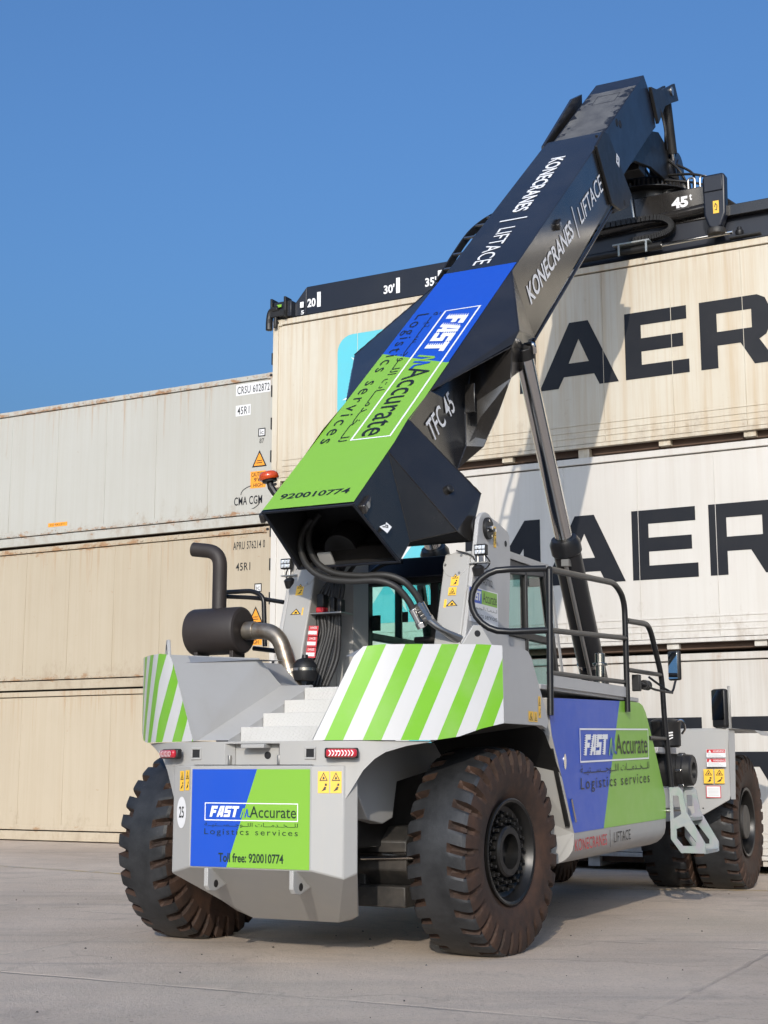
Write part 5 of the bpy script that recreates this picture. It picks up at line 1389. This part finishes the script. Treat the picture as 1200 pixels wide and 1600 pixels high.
b = MB(); chp = spline([cf(5.5, -.03, TOPZ + .56), cf(6.2, -.03, TOPZ + .57), cf(6.75, -.03, TOPZ + .55), cf(6.95, -.03, TOPZ + .44), cf(6.93, -.03, TOPZ + .32), cf(6.7, -.03, TOPZ + .27), cf(6.3, -.03, TOPZ + .26)], 8)
for p, q in zip(chp, chp[1:]):
    t = q - p; nr = t.cross(Vector((0, 1, 0))).normalized(); b.obox((p + q) / 2, t * .82, nr * .085, (0, .12, 0))
b.build('energy_chain', 'satin', spread)
b = MB(); cbox(b, 6.08, 6.64, -.16, .04, TOPZ + .19, TOPZ + .215); cbox(b, 6.16, 6.19, -.16, -.14, TOPZ + .02, TOPZ + .19); cbox(b, 6.58, 6.61, -.16, -.14, TOPZ + .02, TOPZ + .19); b.build('chain_tray', 'galv', spread, .003)
b = MB(); b.tube([cf(6.36, .06, TOPZ + .60), cf(6.32, .06, TOPZ + 1.0)], .02, 8); b.build('grab_rod', 'steel', spread)
# ends: twist-lock housing, gather guides, length marks
b = MB()
v0 = [cf(.58, .12, TOPZ + .045), cf(.58, .12, TOPZ + .54), cf(.58, .44, TOPZ + .54), cf(.58, .44, TOPZ + .045)]
v1 = [cf(.36, .10, TOPZ + .045), cf(.36, .10, TOPZ + .27), cf(.36, .44, TOPZ + .27), cf(.36, .44, TOPZ + .045)]
b.loft([v0, v1]); cbox(b, .02, .37, -.03, 2.45, TOPZ + .02, TOPZ + .30)
te = b.build('twistlock_beam', 'navy', spread, .012)
b = MB()
cbox(b, .26, .30, -.10, .10, TOPZ + .0, TOPZ + .36); cbox(b, -.02, .02, -.08, .12, TOPZ + .05, TOPZ + .36); cbox(b, -.02, .30, -.10, -.06, TOPZ + .02, TOPZ + .12)
b.tube(fillet([cf(.14, -.05, TOPZ + .16), cf(-.02, -.05, TOPZ + .16), cf(-.05, -.05, TOPZ + .0), cf(-.05, -.05, TOPZ - .18)], .10, 6), .06, 12); b.tube(fillet([cf(.20, -.06, TOPZ + .1), cf(.10, -.06, TOPZ + .1), cf(.08, -.06, TOPZ + .0), cf(.08, -.06, TOPZ - .16)], .06, 6), .035, 10)
b.build('corner_guide', 'satin', te, .008)
b = MB(); cbox(b, .12, .20, -.075, -.062, TOPZ + .19, TOPZ + .235); b.build('green_lamp', MAT['green'], te)
dcf = cf(1, 0, 0) - cf(0, 0, 0)
d = Decal(cf(.38, -.02, TOPZ + .0), dcf, (0, 0, 1), .085); 
d = Decal(cf(0, .12, TOPZ), dcf, (0, 0, 1), .004)
for tx, u in (('20', .79), ("30'", 2.29), ("35'", 3.05)):
    d.text(tx, u - (.19 if tx == '20' else .23), .17, u - .03, .32, 0, 0, .03); d.rect(u, .15, u + .07, .41)
d.build('length_marks', 'letter', spread)
d = Decal(cf(.36, .095, TOPZ), dcf, (0, 0, 1), .02); d.rect(.12, .17, .19, .27); d.text('5', .14, .05, .20, .12, 0, .001, .02); d.build('lock_marks', 'letter', te)
d = Decal(cf(.42, .30, TOPZ + .30), dcf * 1.0 + Vector((0, 0, .55)), cf(0, 1, 0) - cf(0, 0, 0), .02)
d.rect(0, -.12, .12, .1); d.rect(.12, -.12, .24, .1, 1); d.build('end_reflector', ['stripe_white', 'red'], te)
